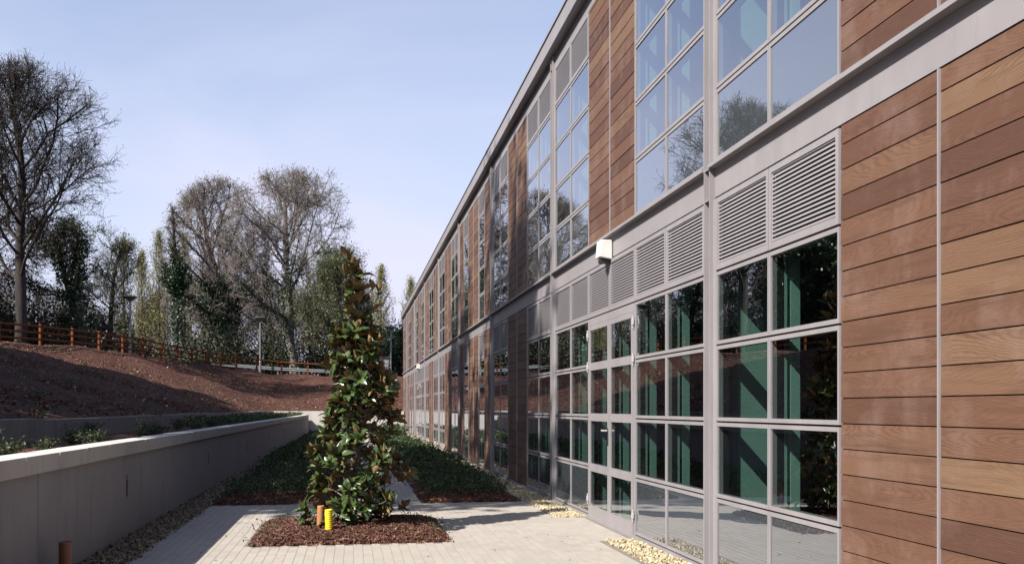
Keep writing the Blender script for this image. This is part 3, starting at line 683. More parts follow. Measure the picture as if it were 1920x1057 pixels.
for k in range(-2, 8):
    c0 = COL0 + BAY * k; st = c0 + 0.15
    for fl, pat in ((0, GROUND[k]), (1, UPPER[k])):
        j = 0
        while j < len(pat):
            ch = pat[j]; y0 = st + j * MOD
            if ch == 'T': timber(k, y0, fl, j); j += 1
            elif ch == 'G':
                n = 2 if pat[j:j + 2] == 'GG' else 1
                glazing('window', y0, n, fl)
                for q in range(n): louvre(k, y0 + q * MOD, y0 + (q + 1) * MOD, fl)
                j += n
            else:
                door(y0)
                for q in range(2): louvre(k, y0 + q * MOD, y0 + (q + 1) * MOD, fl)
                j += 2
    # steel column: open channel of two plates, recessed web and stiffeners
    m = MB(); h = 7.64
    m.box(-.036, .10, c0 - .075, c0 - .061, 0, h); m.box(-.036, .10, c0 + .061, c0 + .075, 0, h); m.box(.030, .045, c0 - .061, c0 + .061, 0, h)
    for z in (3.60, 3.90, 7.42): m.box(-.034, .030, c0 - .061, c0 + .061, z, z + .014)
    for za, zb in ((.04, 3.60), (3.945, 7.42)):
        m.box(.0, .10, c0 - .15, c0 - .0755, za, zb); m.box(.0, .10, c0 + .0755, c0 + .15, za, zb)
    m.build('column', METAL, B)
tag(far_slats.build('louvre_slat_field', METAL, B), None, None, None, 'stuff')
tag(far_boards.build('board_field', WOOD, B), None, None, None, 'stuff')
# beams, sill, fascia (one span per bay so that joints show)
for k in range(-2, 8):
    a = COL0 + BAY * k + .076; b = min(a + BAY - .152, YEND)
    m = MB(); m.box(.018, .03, a, b, 3.625, 3.90); m.box(-.060, .03, a, b, 3.9005, 3.932); m.box(-.052, .0, a, b, 3.934, 3.942)
    m.build('floor_beam', METAL, B)
    m = MB(); m.box(.012, .03, a, b, 7.43, 7.66); m.build('roof_beam', METAL, B)
    MB().box(-.03, .08, a, b, .0, .042).build('base_sill', METAL, B)
    MB().box(.06, .16, a, b, 3.55, 3.96).build('slab_edge', DARKMETAL, B)
m = MB(); m.box(-.13, .30, COL0 - 2 * BAY, YEND + .1, 7.665, 7.68); m.box(-.13, -.115, COL0 - 2 * BAY, YEND + .1, 7.68, 7.93); m.box(-.15, .30, COL0 - 2 * BAY, YEND + .12, 7.9305, 7.955)
m.build('roof_fascia', METAL, B)
MB().box(.30, 14, COL0 - 2 * BAY, YEND + .05, 7.70, 7.92).build('roof', HUTROOF, B)
MB().box(0.10, 14, YEND - .02, YEND + .1, -.1, 7.66).build('end_wall', WOOD, B)
MB().box(13.8, 14, COL0 - 2 * BAY, YEND - .03, -.1, 7.66).build('rear_wall', CONC, B)
MB().box(.13, 13.8, COL0 - 2 * BAY, COL0 - 2 * BAY + .15, -.1, 7.66).build('end_wall', WOOD, B)
# interior
ya, yb = COL0 - 2 * BAY + .2, YEND - .1
MB().box(.13, 13.7, ya, yb, -.1, 0.03).build('interior_floor', ROOMFLOOR, B)
MB().box(.17, 13.7, ya, yb, 3.56, 3.93).build('interior_floor', ROOMFLOOR, B)
MB().box(.17, 13.7, ya, yb, 7.46, 7.62).build('interior_ceiling', ROOMCEIL, B)
MB().box(7.0, 7.12, ya, yb, .03, 7.46).build('interior_wall', ROOMWALL, B)
for k in range(-2, 8):
    c0 = COL0 + BAY * k
    for fl in (0, 1):
        z0, z1 = ((.03, 3.56), (3.93, 7.46))[fl]; pat = (GROUND, UPPER)[fl][k]
        MB().box(.125, .18, c0 - .08, c0 + .08, z0, z1).build('interior_column', TEAL, B)
        MB().box(.25, .68, c0 - .075, c0 + .075, z0, z1).build('interior_partition', TEAL, B)
        for j in range(1, len(pat)):
            if pat[j] in 'GD' or pat[j - 1] in 'GD':
                y = c0 + .15 + j * MOD
                m = MB(); m.box(.125, .15, y - .03, y + .03, z0, z1); m.box(.185, .265, y - .03, y + .03, z0, z1); m.build('interior_fin', TEAL, B)
# bulkhead lamps on the floor beam
for (px, s) in ((1143, 1.0), (787, 1.0)):
    y = XF / math.tan(math.atan((px - 960) / F) + TH)
    m = MB()
    m.hexa([(-.17, y - .11, 3.62), (.01, y - .11, 3.59), (.01, y + .11, 3.59), (-.17, y + .11, 3.62), (-.15, y - .11, 3.85), (.01, y - .11, 3.85), (.01, y + .11, 3.85), (-.15, y + .11, 3.85)])
    o = m.build('wall_lamp', LAMPWHITE, B, bevel=.012)
    MB().box(-.14, -.02, y - .07, y + .07, 3.55, 3.60).build('lamp_lens', DARKMETAL, o)

# ------------------------------------------------------------------ pipes
def pipe(name, label, x, y, z, r, h, mat, ribs=0, tilt=(0, 0)):
    prof = [(r * .86, 0.0)]
    if ribs:
        for i in range(ribs):
            za = h * i / ribs; zb = h * (i + 1) / ribs; d = zb - za
            prof += [(r * .93, za), (r, za + d * .25), (r, za + d * .7), (r * .93, za + d * .95)]
        prof = prof[1:]
    else: prof = [(r, 0), (r, h * .82), (r * 1.0, h * .97), (r * .985, h)]
    prof += [(r * .86, h), (r * .86, 0.02)]
    o = MB().lathe(prof, 28).build(name, mat, None, (x, y, z), smooth=True); o.rotation_euler = (tilt[0], tilt[1], 0)
    tag(o, label, 'pipe'); return o
pipe('drain_pipe', 'dark brown upright drain pipe in the gravel at the left wall', -2.52, 8.9, -0.05, 0.055, 0.46, PIPE)
pipe('watering_pipe', 'bright yellow ribbed pipe stub standing in the tree bed', -0.265, 11.60, 0.03, 0.047, 0.34, YELLOW, 14, (0.02, -0.03))
pipe('drain_pipe', 'light orange-brown pipe stub just behind the yellow one', -0.385, 11.85, 0.03, 0.045, 0.36, PIPEO, 0, (-0.02, 0.03))

# ------------------------------------------------------------------ magnolia
def mag_leaf(bend, fold, seed):
    """glossy leaf 1 long: green upper skin, brown lower skin"""
    ts = [0, .1, .28, .52, .76, .92, 1.0]; ws = [.015, .10, .20, .24, .18, .08, .0]
    up, dn = [], []
    for t, w in zip(ts, ws):
        z = -bend * t * t + .05 * t
        up.append([(-w, t, z + fold * w), (0, t, z), (w, t, z + fold * w)])
    V = [p for row in up for p in row] + [(p[0], p[1], p[2] - .012) for row in up for p in row]
    n = len(ts); Fq, mi = [], []
    for i in range(n - 1):
        for j in (0, 1):
            a = i * 3 + j; Fq.append((a, a + 1, a + 4, a + 3)); mi.append(0)
            a += n * 3; Fq.append((a, a + 3, a + 4, a + 1)); mi.append(1)
    return np.array(V), np.array(Fq), np.array(mi)
def magnolia(x, y, z):
    r = np.random.RandomState(11)
    T = thing('magnolia_tree', 'young evergreen magnolia with glossy leaves and brown undersides in the mulched bed', 'tree', (x, y, z))
    env_z = np.array([0.05, 0.25, 0.55, 0.9, 1.3, 1.8, 2.3, 2.75, 3.1, 3.35, 3.5]); env_r = np.array([.32, .56, .66, .59, .46, .38, .28, .15, .07, .04, .02])
    stem = []; p = np.array([0, 0, -.05]); H = 3.28
    cx = lambda zz: np.array([0.05 * math.sin(zz * 1.3) + .015 * zz, .03 * math.sin(zz * 2.1)])
    zs = np.linspace(-.05, H, 22)
    for a, b in zip(zs[:-1], zs[1:]):
        stem.append([*cx(a), a, *cx(b), b, .035 * (1 - a / 3.6) + .004, .035 * (1 - b / 3.6) + .004])
    tips, dirs = [], []
    nb = 128
    for i in range(nb):
        zb = 0.12 + (H - 0.25) * (i / nb) ** 1.08; az = i * 2.399 + r.uniform(-.3, .3)
        zt = min(zb + r.uniform(-.10, .42), 3.3); R_ = np.interp(zt, env_z, env_r) * r.uniform(.5, 1.1)
        if zb < .5: zt = zb + r.uniform(-.1, .15)
        p0 = np.array([*cx(zb), zb]); e = np.array([cx(zt)[0] + R_ * math.cos(az), cx(zt)[1] + R_ * math.sin(az), zt])
        mid = (p0 + e) / 2 + np.array([0, 0, -.08 if zt > zb else .04]); q = [p0, (p0 + mid) / 2 + r.normal(0, .01, 3), mid, (mid + e) / 2 + r.normal(0, .01, 3), e]
        rad = .010 + .006 * (1 - zb / H)
        for a in range(4):
            stem.append([*q[a], *q[a + 1], rad * (1 - .2 * a), rad * (1 - .2 * (a + 1))])
        d = (e - q[3]); d /= np.linalg.norm(d)
        tips.append(e); dirs.append(d + np.array([0, 0, .6]))
        for s in range(r.randint(1, 4) if zb < 2.4 else (1 if r.rand() < .3 else 0)):
            f = r.uniform(.3, .95); b0 = p0 + (e - p0) * f; dd = d + r.normal(0, .6, 3) + np.array([0, 0, .35]); dd /= np.linalg.norm(dd)
            L = r.uniform(.08, .2); e2 = b0 + dd * L; stem.append([*b0, *e2, .006, .004]); tips.append(e2); dirs.append(dd)
    tips.append(np.array([*cx(H), H])); dirs.append(np.array([.05, 0, 1.0]))
    for dx, zz in ((.30, 2.98), (.24, 3.05), (-.12, 3.2), (.02, 3.12)):
        e = np.array([cx(zz)[0] + dx, -.05, zz]); b0 = np.array([*cx(zz - .35), zz - .35]); stem.append([*b0, *e, .008, .005]); tips.append(e); dirs.append(np.array([dx * .8, -.1, 1.0]))
    V, Fq = tubes(np.array(stem), 7); np_obj('trunk', V, Fq, BARKPALE, T, None, None, True)
    variants = [mag_leaf(.18, .45, 0), mag_leaf(.34, .35, 1), mag_leaf(-.12, .6, 2), mag_leaf(.5, .3, 3)]
    meshes = [np_mesh('leaf', v, f, [MAGTOP, MAGBACK], mi, True) for v, f, mi in variants]
    L = []
    for tp, d in zip(tips, dirs):
        d = np.asarray(d) / np.linalg.norm(d); nl = r.randint(8, 14) if tp[2] < 2.5 else r.randint(4, 7); a0 = r.uniform(0, 6.28)
        for i in range(nl):
            a = a0 + i * 2.399; ref = np.array([.3, .2, .9]) if abs(d[2]) < .8 else np.array([1., 0, 0])
            u = np.cross(d, ref); u /= np.linalg.norm(u); v = np.cross(d, u)
            op = r.uniform(.3, 1.15); side = math.cos(a) * u + math.sin(a) * v
            ax = d * math.cos(op) + side * math.sin(op); ax /= np.linalg.norm(ax)
            nrm = d * math.sin(op) - side * math.cos(op)       # upper face looks inwards along the shoot
            out = np.array([tp[0], tp[1], .35])
            if nrm @ out < 0 and r.rand() < .90: nrm = -nrm
            tw = r.normal(0, .3); nrm = nrm + np.cross(ax, nrm) * tw; nrm /= np.linalg.norm(nrm)
            sx = np.cross(ax, nrm); ln = r.uniform(.10, .19)
            base = tp - d * r.uniform(0, .07)
            L.append((base, np.stack([sx, ax, nrm], 1), ln, r.randint(4)))
    # the 300 leaves that face the camera most openly are objects of their own
    tocam = np.array([-x, -y]); tocam = tocam / np.linalg.norm(tocam)
    key = [-(l[0][0] * tocam[0] + l[0][1] * tocam[1]) - .03 * r.rand() for l in L]
    order = np.argsort(key); Vs, Fs, Ms, c = [], [], [], 0
    for n_, q in enumerate(order):
        b, M, ln, vi = L[q]
        if n_ < 300:
            o = link(bpy.data.objects.new('leaf', meshes[vi]), T)
            o.matrix_local = Matrix.Translation(b) @ Matrix(M.tolist()).to_4x4() @ Matrix.Scale(ln, 4)
        else:
            v, f, mi = variants[vi]; Vs.append((v * ln) @ M.T + b); Fs.append(f + c); Ms.append(mi); c += len(v)
    o = np_obj('foliage', np.concatenate(Vs), np.concatenate(Fs), [MAGTOP, MAGBACK], T, None, np.concatenate(Ms), True); tag(o, None, None, None, 'stuff')
magnolia(0.03, 12.2, 0.12)

# ------------------------------------------------------------------ fence, guard rail, lamps, cabin
def fence():
    T = thing('ranch_fence', 'orange-brown timber post and rail fence along the top of the bank', 'fence')
    pts = [Vector(p) for p in FPTS[3:]]
    pmesh = MB().hexa([(-.07, -.06, -1.6), (.07, -.06, -1.6), (.07, .06, -1.6), (-.07, .06, -1.6), (-.07, -.06, 0), (.07, -.06, 0), (.07, .06, .03), (-.07, .06, .03)]).mesh('post', FENCEWOOD)
    for i, p in enumerate(pts):
        o = link(bpy.data.objects.new('post', pmesh), T, p)
        d = pts[min(i + 1, len(pts) - 1)] - pts[max(i - 1, 0)]; o.rotation_euler = (rng.uniform(-.015, .015), rng.uniform(-.015, .015), math.atan2(d.y, d.x))
        if i == 0: continue
        a, b = pts[i - 1], p; n = Vector((-(b - a).y, (b - a).x, 0)).normalized() * -.08
        for q in ((-.12, -.48, -.84) if i < 14 else (-.10,)):
            s = [(*(a + n + Vector((0, 0, q + rng.uniform(-.01, .01)))), *(b + n + Vector((0, 0, q + rng.uniform(-.01, .01)))), .062, .062)]
            V, Fq = tubes(np.array(s), 4); np_obj('rail', V, Fq, FENCEWOOD, T)
    return pts
FP = fence()
GR = thing('guard_rail', 'galvanised road guard rail on short posts behind the fence', 'guard rail')
pp = []
for px, py, Z in ((400, 682, 85), (461, 687, 85), (521, 691.5, 85), (590, 695, 85), (660, 698, 85), (700, 699, 85)):
    x, y = place(px, Z); p = Vector((x, y, top_z(py, Z))); pp.append(p)
    MB().box(-.06, .06, -.05, .05, -1.5, .16).build('post', STEEL, GR, p)
for a, b in zip(pp[:-1], pp[1:]):
    s = [(*(a + Vector((0, -.1, o_))), *(b + Vector((0, -.1, o_))), .075, .075) for o_ in (-.08, .08)]
    V, Fq = tubes(np.array(s), 6); np_obj('rail', V, Fq, STEEL, GR)
zr = top_z(699, 85) - .72
rd = MB(); (xa, ya_), (xb, yb_) = place(330, 84.5), place(760, 86); rd.quad((xa, ya_, zr + .25), (xb, yb_, zr - .1), (xb + 2, yb_ + 7, zr + .1), (xa + 2, ya_ + 7, zr + .45))
tag(rd.build('road', ASPHALT), 'asphalt road behind the fence', None, None, 'structure')
def lamp(px, ptop, Z, pbase, label, arm=False):
    x, y = place(px, Z); zt = top_z(ptop, Z); zb = top_z(pbase, Z) - .8
    T = thing('street_lamp', label, 'street lamp', (x, y, zb), 'street lamps above the bank'); h = zt - zb
    MB().lathe([(.0, 0), (.11, 0), (.11, 1.6), (.09, 1.65), (.075, h - .3), (.06, h - .25), (0, h - .25)], 14).build('pole', STEEL, T, smooth=False)
    MB().lathe([(0, h - .45), (.07, h - .42), (.12, h - .28), (.50, h - .06), (.52, h), (.40, h + .05), (0, h + .07)], 20).build('lamp_head', STEEL, T)
    if arm: MB().box(-.42, .42, -.07, .07, h - .98, h - .90).build('cross_arm', STEEL, T)
lamp(244, 556, 66, 672, 'tall grey street lamp partly hidden among the trees at left')
lamp(488, 595, 84, 694, 'grey street lamp standing clear behind the fence in the middle')
lamp(732.5, 613, 88, 709, 'grey street lamp between the magnolia and the building end', True)
x, y = place(709, 92); z = top_z(712, 92) - .6
H = thing('cabin', 'small pale grey flat-roofed cabin behind the magnolia', 'cabin', (x, y, z))
MB().box(-1.0, 1.0, -1.2, 1.2, 0, 2.7).build('wall', HUTWALL, H); MB().box(-1.1, 1.1, -1.3, 1.3, 2.701, 2.85).build('roof', HUTROOF, H)
MB().box(-.45, .4, -1.23, -1.201, .2, 2.2).build('door', HUTROOF, H)
x, y = place(742.5, 80); z = top_z(710, 80)
o = MB().lathe([(0, -.6), (.09, -.6), (.09, .22), (.06, .29), (0, .30)], 14).build('bollard', LAMPWHITE, None, (x, y, z)); tag(o, 'short white bollard on the bank beside the building end', 'bollard')

# ------------------------------------------------------------------ trees
def grow(r, H, spread, levels=3, trunk_r=.4, fork=.3, counts=(11, 7, 7, 5), lean=(0, 0), up=.55, gn=1.0, droop=0.0, slender=False, ntw=9000, tl=.8):
    """bare tree: lists of segments per level and twig end points"""
    segs = [[] for _ in range(5)]; ends = []
    cz = H * (1 + fork) / 2; ez = H * (1 - fork) / 2 * 1.08
    def inside(p):
        c = np.array([lean[0] * .8, lean[1] * .8, cz]); d = (p - c) / np.array([spread, spread, ez]); return (d * d).sum()
    def branch(p, d, L, rad, lev):
        ns = (9, 6, 4, 3, 2)[lev]; pts = [p]; rr = [rad]; q = p.copy(); dd = d.copy()
        for i in range(ns):
            dd = dd + r.normal(0, (.06, .16, .22, .28, .3)[lev], 3) * gn + np.array([0, 0, (.0, .07, .06, .03 - droop, -.02 - droop)[lev]]); dd /= np.linalg.norm(dd)
            q2 = q + dd * L / ns
            if lev > 0 and inside(q2) > 1.0 and i > 0:
                break
            rn = rad * (1 - (.62 if lev == 0 else .72) * (i + 1) / ns); segs[lev].append((*q, *q2, rr[-1], rn)); rr.append(rn); pts.append(q2); q = q2
        if lev == levels or len(pts) < 2:
            ends.append(q); return
        n = counts[lev]; P_ = np.array(pts)
        for i in range(n):
            if lev == 0: f = fork + (1 - fork) * (i + r.uniform(0, 1)) / n * .98
            else: f = .18 + .82 * (i + r.uniform(0, 1)) / n
            t = f * (len(pts) - 1); a = min(int(t), len(pts) - 2); b0 = P_[a] + (P_[a + 1] - P_[a]) * (t - a)
            axis = P_[a + 1] - P_[a]; axis = axis / np.linalg.norm(axis)
            az = i * 2.399 + r.uniform(-.5, .5); ref = np.array([.2, .97, .1]) if abs(axis[1]) < .8 else np.array([1., 0, 0])
            u = np.cross(axis, ref); u /= np.linalg.norm(u); v = np.cross(axis, u)
            op = r.uniform(.65, 1.25) * (1.15 - .45 * (f - fork) / (1 - fork)) if lev == 0 else r.uniform(.4, 1.0)
            nd = axis * math.cos(op) + (u * math.cos(az) + v * math.sin(az)) * math.sin(op)
            if lev == 0:
                nd = nd + np.array([0, 0, up * .22]); Ln = (spread * 1.5 * (1.15 - .45 * (f - fork) / (1 - fork)) if not slender else spread * (1.2 - .95 * (f - fork) / (1 - fork))) * r.uniform(.75, 1.2)
            else: Ln = L * r.uniform(.32, .62) * (1.1 - .5 * f)
            nd /= np.linalg.norm(nd)
            rb = rr[a] * (r.uniform(.28, .46) if lev == 0 else r.uniform(.38, .55))
            branch(b0, nd, Ln, max(rb, .011), lev + 1)
    d0 = np.array([lean[0] / H, lean[1] / H, 1.0]); branch(np.array([0., 0., -.6]), d0 / np.linalg.norm(d0), H * .93, trunk_r, 0)
    s = np.array(segs[levels] + segs[levels - 1]); w = np.linalg.norm(s[:, 3:6] - s[:, :3], axis=1); k = r.choice(len(s), ntw, p=w / w.sum()); f = r.rand(ntw, 1)
    p0 = s[k, :3] * (1 - f) + s[k, 3:6] * f; d = s[k, 3:6] - s[k, :3]; d /= np.linalg.norm(d, axis=1, keepdims=True)
    d = d + r.normal(0, .62, d.shape) + np.array([0, 0, .12 - droop]); d /= np.linalg.norm(d, axis=1, keepdims=True); L = tl * r.uniform(.3, 1.2, (ntw, 1))
    p1 = p0 + d * L * .55; d2 = d + r.normal(0, .4, d.shape); d2 /= np.linalg.norm(d2, axis=1, keepdims=True); p2 = p1 + d2 * L * .45
    o1 = np.ones((ntw, 1)); segs[4] = np.concatenate([np.concatenate([p0, p1, o1 * .012, o1 * .010], 1), np.concatenate([p1, p2, o1 * .010, o1 * .006], 1)])
    return segs, p2
def ivy_leaves(r, segs, zmax, n, rad, size, taper=.6):
    """leaf mass hugging the trunk and limbs below zmax"""
    s = np.array([q for q in segs if q[2] < zmax]); w = np.linalg.norm(s[:, 3:6] - s[:, :3], axis=1); k = r.choice(len(s), n, p=w / w.sum())
    f = r.rand(n, 1); P = s[k, :3] * (1 - f) + s[k, 3:6] * f
    a = r.uniform(0, 6.28, n); h = np.clip(P[:, 2] / zmax, 0, 1); lump = .75 + .45 * np.sin(P[:, 2] * 1.9 + a * 2) * np.sin(a * 3 + P[:, 2] * .7)
    R_ = rad * (1 - taper * h) * np.sqrt(r.rand(n)) * lump + s[k, 6] * .9
    P = P + np.stack([R_ * np.cos(a), R_ * np.sin(a), r.normal(0, .25, n)], 1)
    return leaves(P[P[:, 2] > 0], size * r.uniform(.6, 1.3, (P[:, 2] > 0).sum()), r)
def put_tree(name, label, px, Z, pytop, base=None, spread=5, seed=1, bark=BARK, trunk_r=.4, fork=.3, counts=(11, 7, 7, 5), lean=(0, 0), ivy=None, leaf=None, group=None, xy=None, H=None, **kw):
    r = np.random.RandomState(seed); x, y = xy if xy else place(px, Z)
    zb = bank_z(x, y) if base is None else base
    if H is None: H = top_z(pytop, Z) - zb
    T = thing(name, label, 'tree', (x, y, zb), group)
    segs, ends = grow(r, H, spread, 3, trunk_r, fork, counts, lean, **kw)
    V, Fq = tubes(np.array(segs[0] + segs[1]), 8); np_obj('trunk', V, Fq, bark, T, None, None, True)
    Vs, Fs, Ms, c = [], [], [], 0
    for lv, n in ((2, 5), (3, 3), (4, 3)):
        if not len(segs[lv]): continue
        V, Fq = tubes(np.array(segs[lv]), n); Vs.append(V); Fs.append(Fq + c); Ms.append(np.zeros(len(Fq))); c += len(V)
    if leaf:
        mat, n, size, sp = leaf; k = r.choice(len(ends), n); P = ends[k] + r.normal(0, sp, (n, 3))
        V, Fq = leaves(P, size * r.uniform(.5, 1.4, n), r); Vs.append(V); Fs.append(Fq + c); Ms.append(np.ones(len(Fq))); c += len(V)
    np_obj('crown', np.concatenate(Vs), np.concatenate(Fs), [bark, leaf[0] if leaf else BUD], T, None, np.concatenate(Ms))
    if ivy:
        zf, n, rad, size = ivy; V, Fq = ivy_leaves(r, segs[0] + (segs[1] if zf > fork else []), H * zf, n, rad, size); np_obj('ivy', V, Fq, IVY, T)
    return T
put_tree('bare_tree', 'tallest bare spreading tree at the left edge above the fence', 36, 58, 135, spread=5.7, seed=21, bark=BARKDARK, trunk_r=.38, fork=.27, counts=(20, 11, 8), ntw=12000, lean=(1.2, 0), leaf=(BUD, 7000, .09, .12))
put_tree('bare_tree', 'bare tree half cut off by the left edge of the picture', -45, 64, 135, spread=6.5, seed=5, bark=BARKDARK, trunk_r=.38, fork=.25, counts=(18, 11, 8), ntw=10000, leaf=(BUD, 4000, .10, .12))
put_tree('ivy_clad_tree', 'leaning ivy-covered tree behind the left stretch of fence', 165, 66, 415, spread=3.2, seed=8, bark=BARKDARK, trunk_r=.34, fork=.35, counts=(9, 7, 6), ntw=4000, lean=(-2.6, 0), ivy=(.95, 5200, 1.15, .20), leaf=(SPRING, 2600, .16, .25))
put_tree('bare_tree', 'grey bare tree right of the leaning ivy-clad tree', 205, 74, 425, spread=2.4, seed=13, trunk_r=.25, fork=.3, counts=(11, 7, 5), ntw=3000, leaf=(SPRING, 2200, .13, .2))
put_tree('slim_tree', 'slim bare tree with ivy-covered lower trunk and thin pointed top', 330, 85, 350, spread=1.9, seed=17, gn=.35, bark=BARK, trunk_r=.26, fork=.42, counts=(30, 5, 4), ntw=1100, tl=.45, ivy=(.60, 6500, .85, .2), up=1.2, slender=True)
put_tree('plane_tree', 'rounded bare tree with a thick ivy-clad trunk left of centre', 428, 92, 346, spread=6.4, seed=31, bark=BARKPALE, trunk_r=.5, fork=.2, counts=(22, 12, 8), ntw=12500, ivy=(.47, 10000, 1.9, .24), leaf=(BUD, 9000, .13, .16))
put_tree('plane_tree', 'tallest rounded bare tree directly left of the magnolia', 552, 90, 330, spread=7.2, seed=44, bark=BARKPALE, trunk_r=.48, fork=.22, counts=(22, 12, 8), ntw=12500, ivy=(.52, 5200, .9, .22), leaf=(BUD, 10000, .13, .16))
put_tree('leafing_tree', 'loose tree with fresh green leaves just behind the magnolia', 622, 86, 468, spread=3.6, seed=52, trunk_r=.26, fork=.2, counts=(15, 9, 7), ntw=6000, leaf=(SPRING, 7000, .17, .3), ivy=(.5, 1500, .7, .2))
def poplar(label, px, Z, pytop, width, seed, mat=POPLAR, n=6500):
    r = np.random.RandomState(seed); x, y = place(px, Z); zb = bank_z(x, y); Hh = top_z(pytop, Z) - zb
    T = thing('poplar_tree', label, 'tree', (x, y, zb), 'poplars behind the bank')
    st = [(0, 0, -.5, 0, 0, Hh * .97, .22, .02)]; tw = []; ends = []
    for i in range(90):
        f = .10 + .88 * i / 90; z0 = Hh * f; az = i * 2.399; R_ = width * min(1, (1 - f) * 2.6, .45 + f) * r.uniform(.5, 1.1); L = Hh * .16 * (1.15 - f)
        p = np.array([0, 0, z0])
        for s in range(4):
            q = np.array([R_ * math.cos(az) * ((s + 1) / 4) ** .7, R_ * math.sin(az) * ((s + 1) / 4) ** .7, z0 + L * (s + 1) / 4]) + r.normal(0, .05, 3)
            tw.append((*p, *q, .035 - .007 * s, .028 - .007 * s)); ends.append(q)
            for t_ in range(3):
                e = q + np.array([r.normal(0, .25), r.normal(0, .25), r.uniform(.3, 1.0)]); tw.append((*q, *e, .014, .008)); ends.append(e)
            p = q
    V, Fq = tubes(np.array(st), 8); np_obj('trunk', V, Fq, BARK, T)
    V, Fq = tubes(np.array(tw), 3); ends = np.array(ends); k = r.choice(len(ends), n); P = ends[k] + r.normal(0, .16, (n, 3))
    V2, F2 = leaves(P, .15 * r.uniform(.5, 1.4, n), r)
    np_obj('crown', np.concatenate([V, V2]), np.concatenate([Fq, F2 + len(V)]), [BARK, mat], T, None, np.concatenate([np.zeros(len(Fq)), np.ones(len(F2))]))
poplar('narrow poplar left of the half-hidden street lamp', 232, 100, 450, 1.15, 61, SPRING, 2600)
poplar('short yellow-green poplar left of the pair by the slim tree', 266, 112, 478, 1.5, 62)
poplar('tall yellow-green poplar just left of the slim pointed tree', 298, 112, 440, 1.9, 63)
poplar('yellow-green poplar just right of the slim pointed tree', 346, 114, 448, 1.6, 64)
poplar('grey-green poplar showing right of the magnolia top', 714, 112, 505, 1.7, 65)
poplar('pale poplar peeping over the far end of the roof', 770, 125, 528, 1.5, 66)
poplar('faint poplar in the gap between two rounded bare trees', 392, 125, 455, 1.7, 67, BUD, 3000)
poplar('faint poplar behind the trunk of the tallest rounded tree', 500, 125, 470, 1.7, 68, BUD, 3000)
# evergreen mass at the end of the building and trees to the left of the picture that shade bank and facade
def leafy(name, label, x, y, H, spread, seed, n=9000, size=.28, mat=IVY, fork=.18, base=None):
    r = np.random.RandomState(seed); zb = bank_z(x, y) if base is None else base
    T = thing(name, label, 'tree', (x, y, zb))
    segs, ends = grow(r, H, spread, 2, .035 * H ** .8, fork, (13, 9), (0, 0), ntw=1500, tl=1.2)
    V, Fq = tubes(np.array(segs[0] + segs[1]), 7); np_obj('trunk', V, Fq, BARKDARK, T, None, None, True)
    V, Fq = tubes(np.concatenate([np.array(segs[2]), segs[4]]), 3); k = r.choice(len(ends), n); P = ends[k] + r.normal(0, .38, (n, 3))
    V2, F2 = leaves(P, size * r.uniform(.6, 1.3, n), r)
    np_obj('crown', np.concatenate([V, V2]), np.concatenate([Fq, F2 + len(V)]), [BARKDARK, mat], T, None, np.concatenate([np.zeros(len(Fq)), np.ones(len(F2))]))
x, y = place(748, 98); leafy('evergreen_tree', 'low dark evergreen behind the far end of the building', x, y, 5.4, 2.4, 71, 5000)
x, y = place(700, 100); leafy('evergreen_tree', 'low dark evergreen behind the cabin', x, y, 5.0, 2.6, 72, 5000)
leafy('evergreen_tree', 'tall dark evergreen outside the picture shading the facade', -13.0, 11.0, 25.5, 5.0, 81, 8500, .45)
leafy('evergreen_tree', 'companion of the tall evergreen outside the picture, a little farther along', -16.0, 15.5, 25.0, 4.4, 86, 6000, .45)
for i, (x, y, h, sp) in enumerate(((-23, -3, 13.5, 5.4), (-24, 5, 18.0, 6.0), (-22, 12.5, 20.0, 6.2), (-24, 20, 21.0, 6.4), (-24.5, 27, 20.0, 6.2), (-23.5, 33.5, 17.5, 5.6), (-25.5, 39.0, 15.5, 4.8))):
    leafy('evergreen_tree', ORD[i] + ' dark evergreen of the row on the bank outside the left edge', x, y, h, sp, 82 + i * 3, 16000, .52)
put_tree('bare_tree', 'bare tree beyond the left edge, seen mirrored in the upper glazing', -330, 60, 150, spread=6.0, seed=101, bark=BARK, trunk_r=.45, fork=.22, counts=(16, 10, 7), leaf=(SPRING, 5000, .12, .15))
put_tree('bare_tree', 'second bare tree beyond the left edge, mirrored in the glazing', -190, 66, 260, spread=5.5, seed=102, bark=BARK, trunk_r=.4, fork=.2, counts=(16, 10, 7), leaf=(SPRING, 5000, .12, .15), ivy=(.5, 5000, 1.4, .24))
leafy('evergreen_tree', 'dark evergreen beyond the left edge near the road', *place(-260, 56), 9.0, 4.0, 87, 9000, .35)
leafy('evergreen_tree', 'dark evergreen just beyond the left edge of the picture', *place(-130, 60), 9.5, 4.0, 88, 9000, .35)
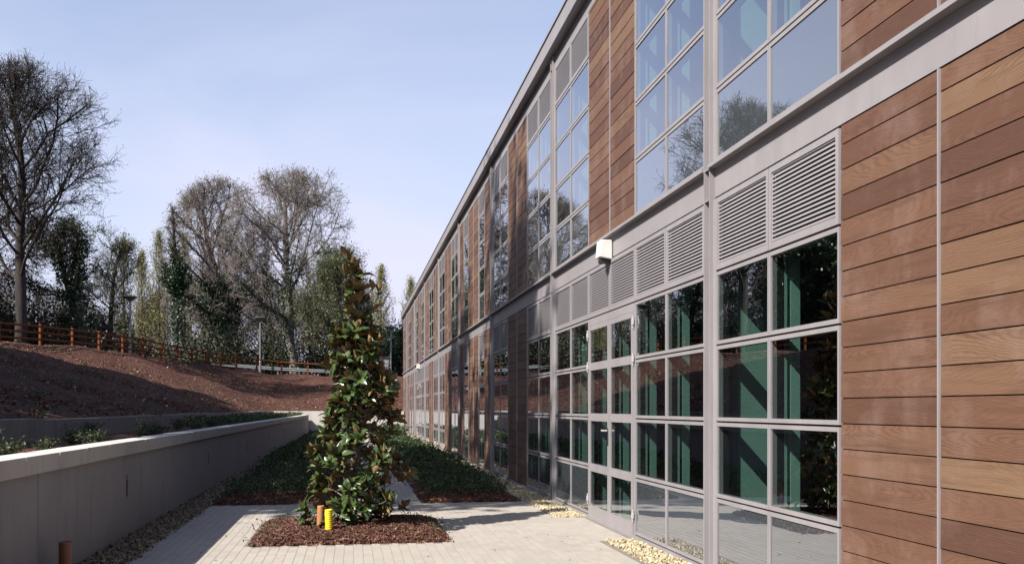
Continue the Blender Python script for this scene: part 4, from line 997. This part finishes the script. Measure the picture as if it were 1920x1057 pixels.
# undergrowth behind the fence and the far wood
def undergrowth():
    r = np.random.RandomState(91); Ps, Ss = [], []
    for i in range(420):
        px = r.uniform(-420, 770); Z = np.interp(px, [-420, 150, 400, 770], [48, 68, 86, 97]) + r.uniform(0, 9); x, y = place(px, Z); zb = bank_z(x, y)
        h = r.uniform(1.5, 6.0) * np.interp(px, [-80, 220, 260, 330, 380, 640, 700, 770], [1, 1, .5, .5, 1, 1.15, .7, .6]); w = r.uniform(.8, 1.7); m = 150
        d = r.normal(size=(m, 3)); d /= np.linalg.norm(d, axis=1, keepdims=True); d *= r.rand(m, 1) ** .4
        Ps.append(np.stack([x + d[:, 0] * w, y + d[:, 1] * w, zb + h / 2 + d[:, 2] * h / 2], 1)); Ss.append(r.uniform(.16, .34, m))
    V, Fq = leaves(np.concatenate(Ps), np.concatenate(Ss), r)
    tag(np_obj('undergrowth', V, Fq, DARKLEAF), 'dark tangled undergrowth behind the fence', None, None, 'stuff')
undergrowth()
def far_wood():
    r = np.random.RandomState(93); protos = [grow(np.random.RandomState(s), 13, 3.8, 3, .2, .12, (14, 8, 5), (0, 0), ntw=3000) for s in (1, 2, 3)]
    Vs, Fs, Ms, c = [], [], [], 0
    base = []
    for segs, ends in protos:
        V, Fq = tubes(np.concatenate([np.array(q) for q in segs if len(q)]), 3); k = r.choice(len(ends), 1500); V2, F2 = leaves(ends[k] + r.normal(0, .3, (1500, 3)), .2 * r.uniform(.5, 1.3, 1500), r)
        base.append((np.concatenate([V, V2]), np.concatenate([Fq, F2 + len(V)]), np.concatenate([np.zeros(len(Fq)), np.ones(len(F2))])))
    for i in range(52):
        px = -500 + i * 24.5 + r.uniform(-12, 12); Z = r.uniform(112, 150); x, y = place(px, Z); zb = bank_z(x, y)
        s = r.uniform(.8, 1.25) * np.interp(px, [0, 250, 300, 400, 640, 680, 760], [1.1, .85, 1.0, 1.15, 1.1, .75, .5]); a = r.uniform(0, 6.28)
        V, Fq, Mi = base[i % 3]; M = np.array([[math.cos(a), -math.sin(a), 0], [math.sin(a), math.cos(a), 0], [0, 0, 1]])
        Vs.append((V * s) @ M.T + np.array([x, y, zb])); Fs.append(Fq + c); Ms.append(Mi); c += len(V)
    tag(np_obj('far_wood', np.concatenate(Vs), np.concatenate(Fs), [BARK, BUD], None, None, np.concatenate(Ms)), 'far-off mass of bare woodland behind the nearer trees', None, None, 'stuff')
far_wood()
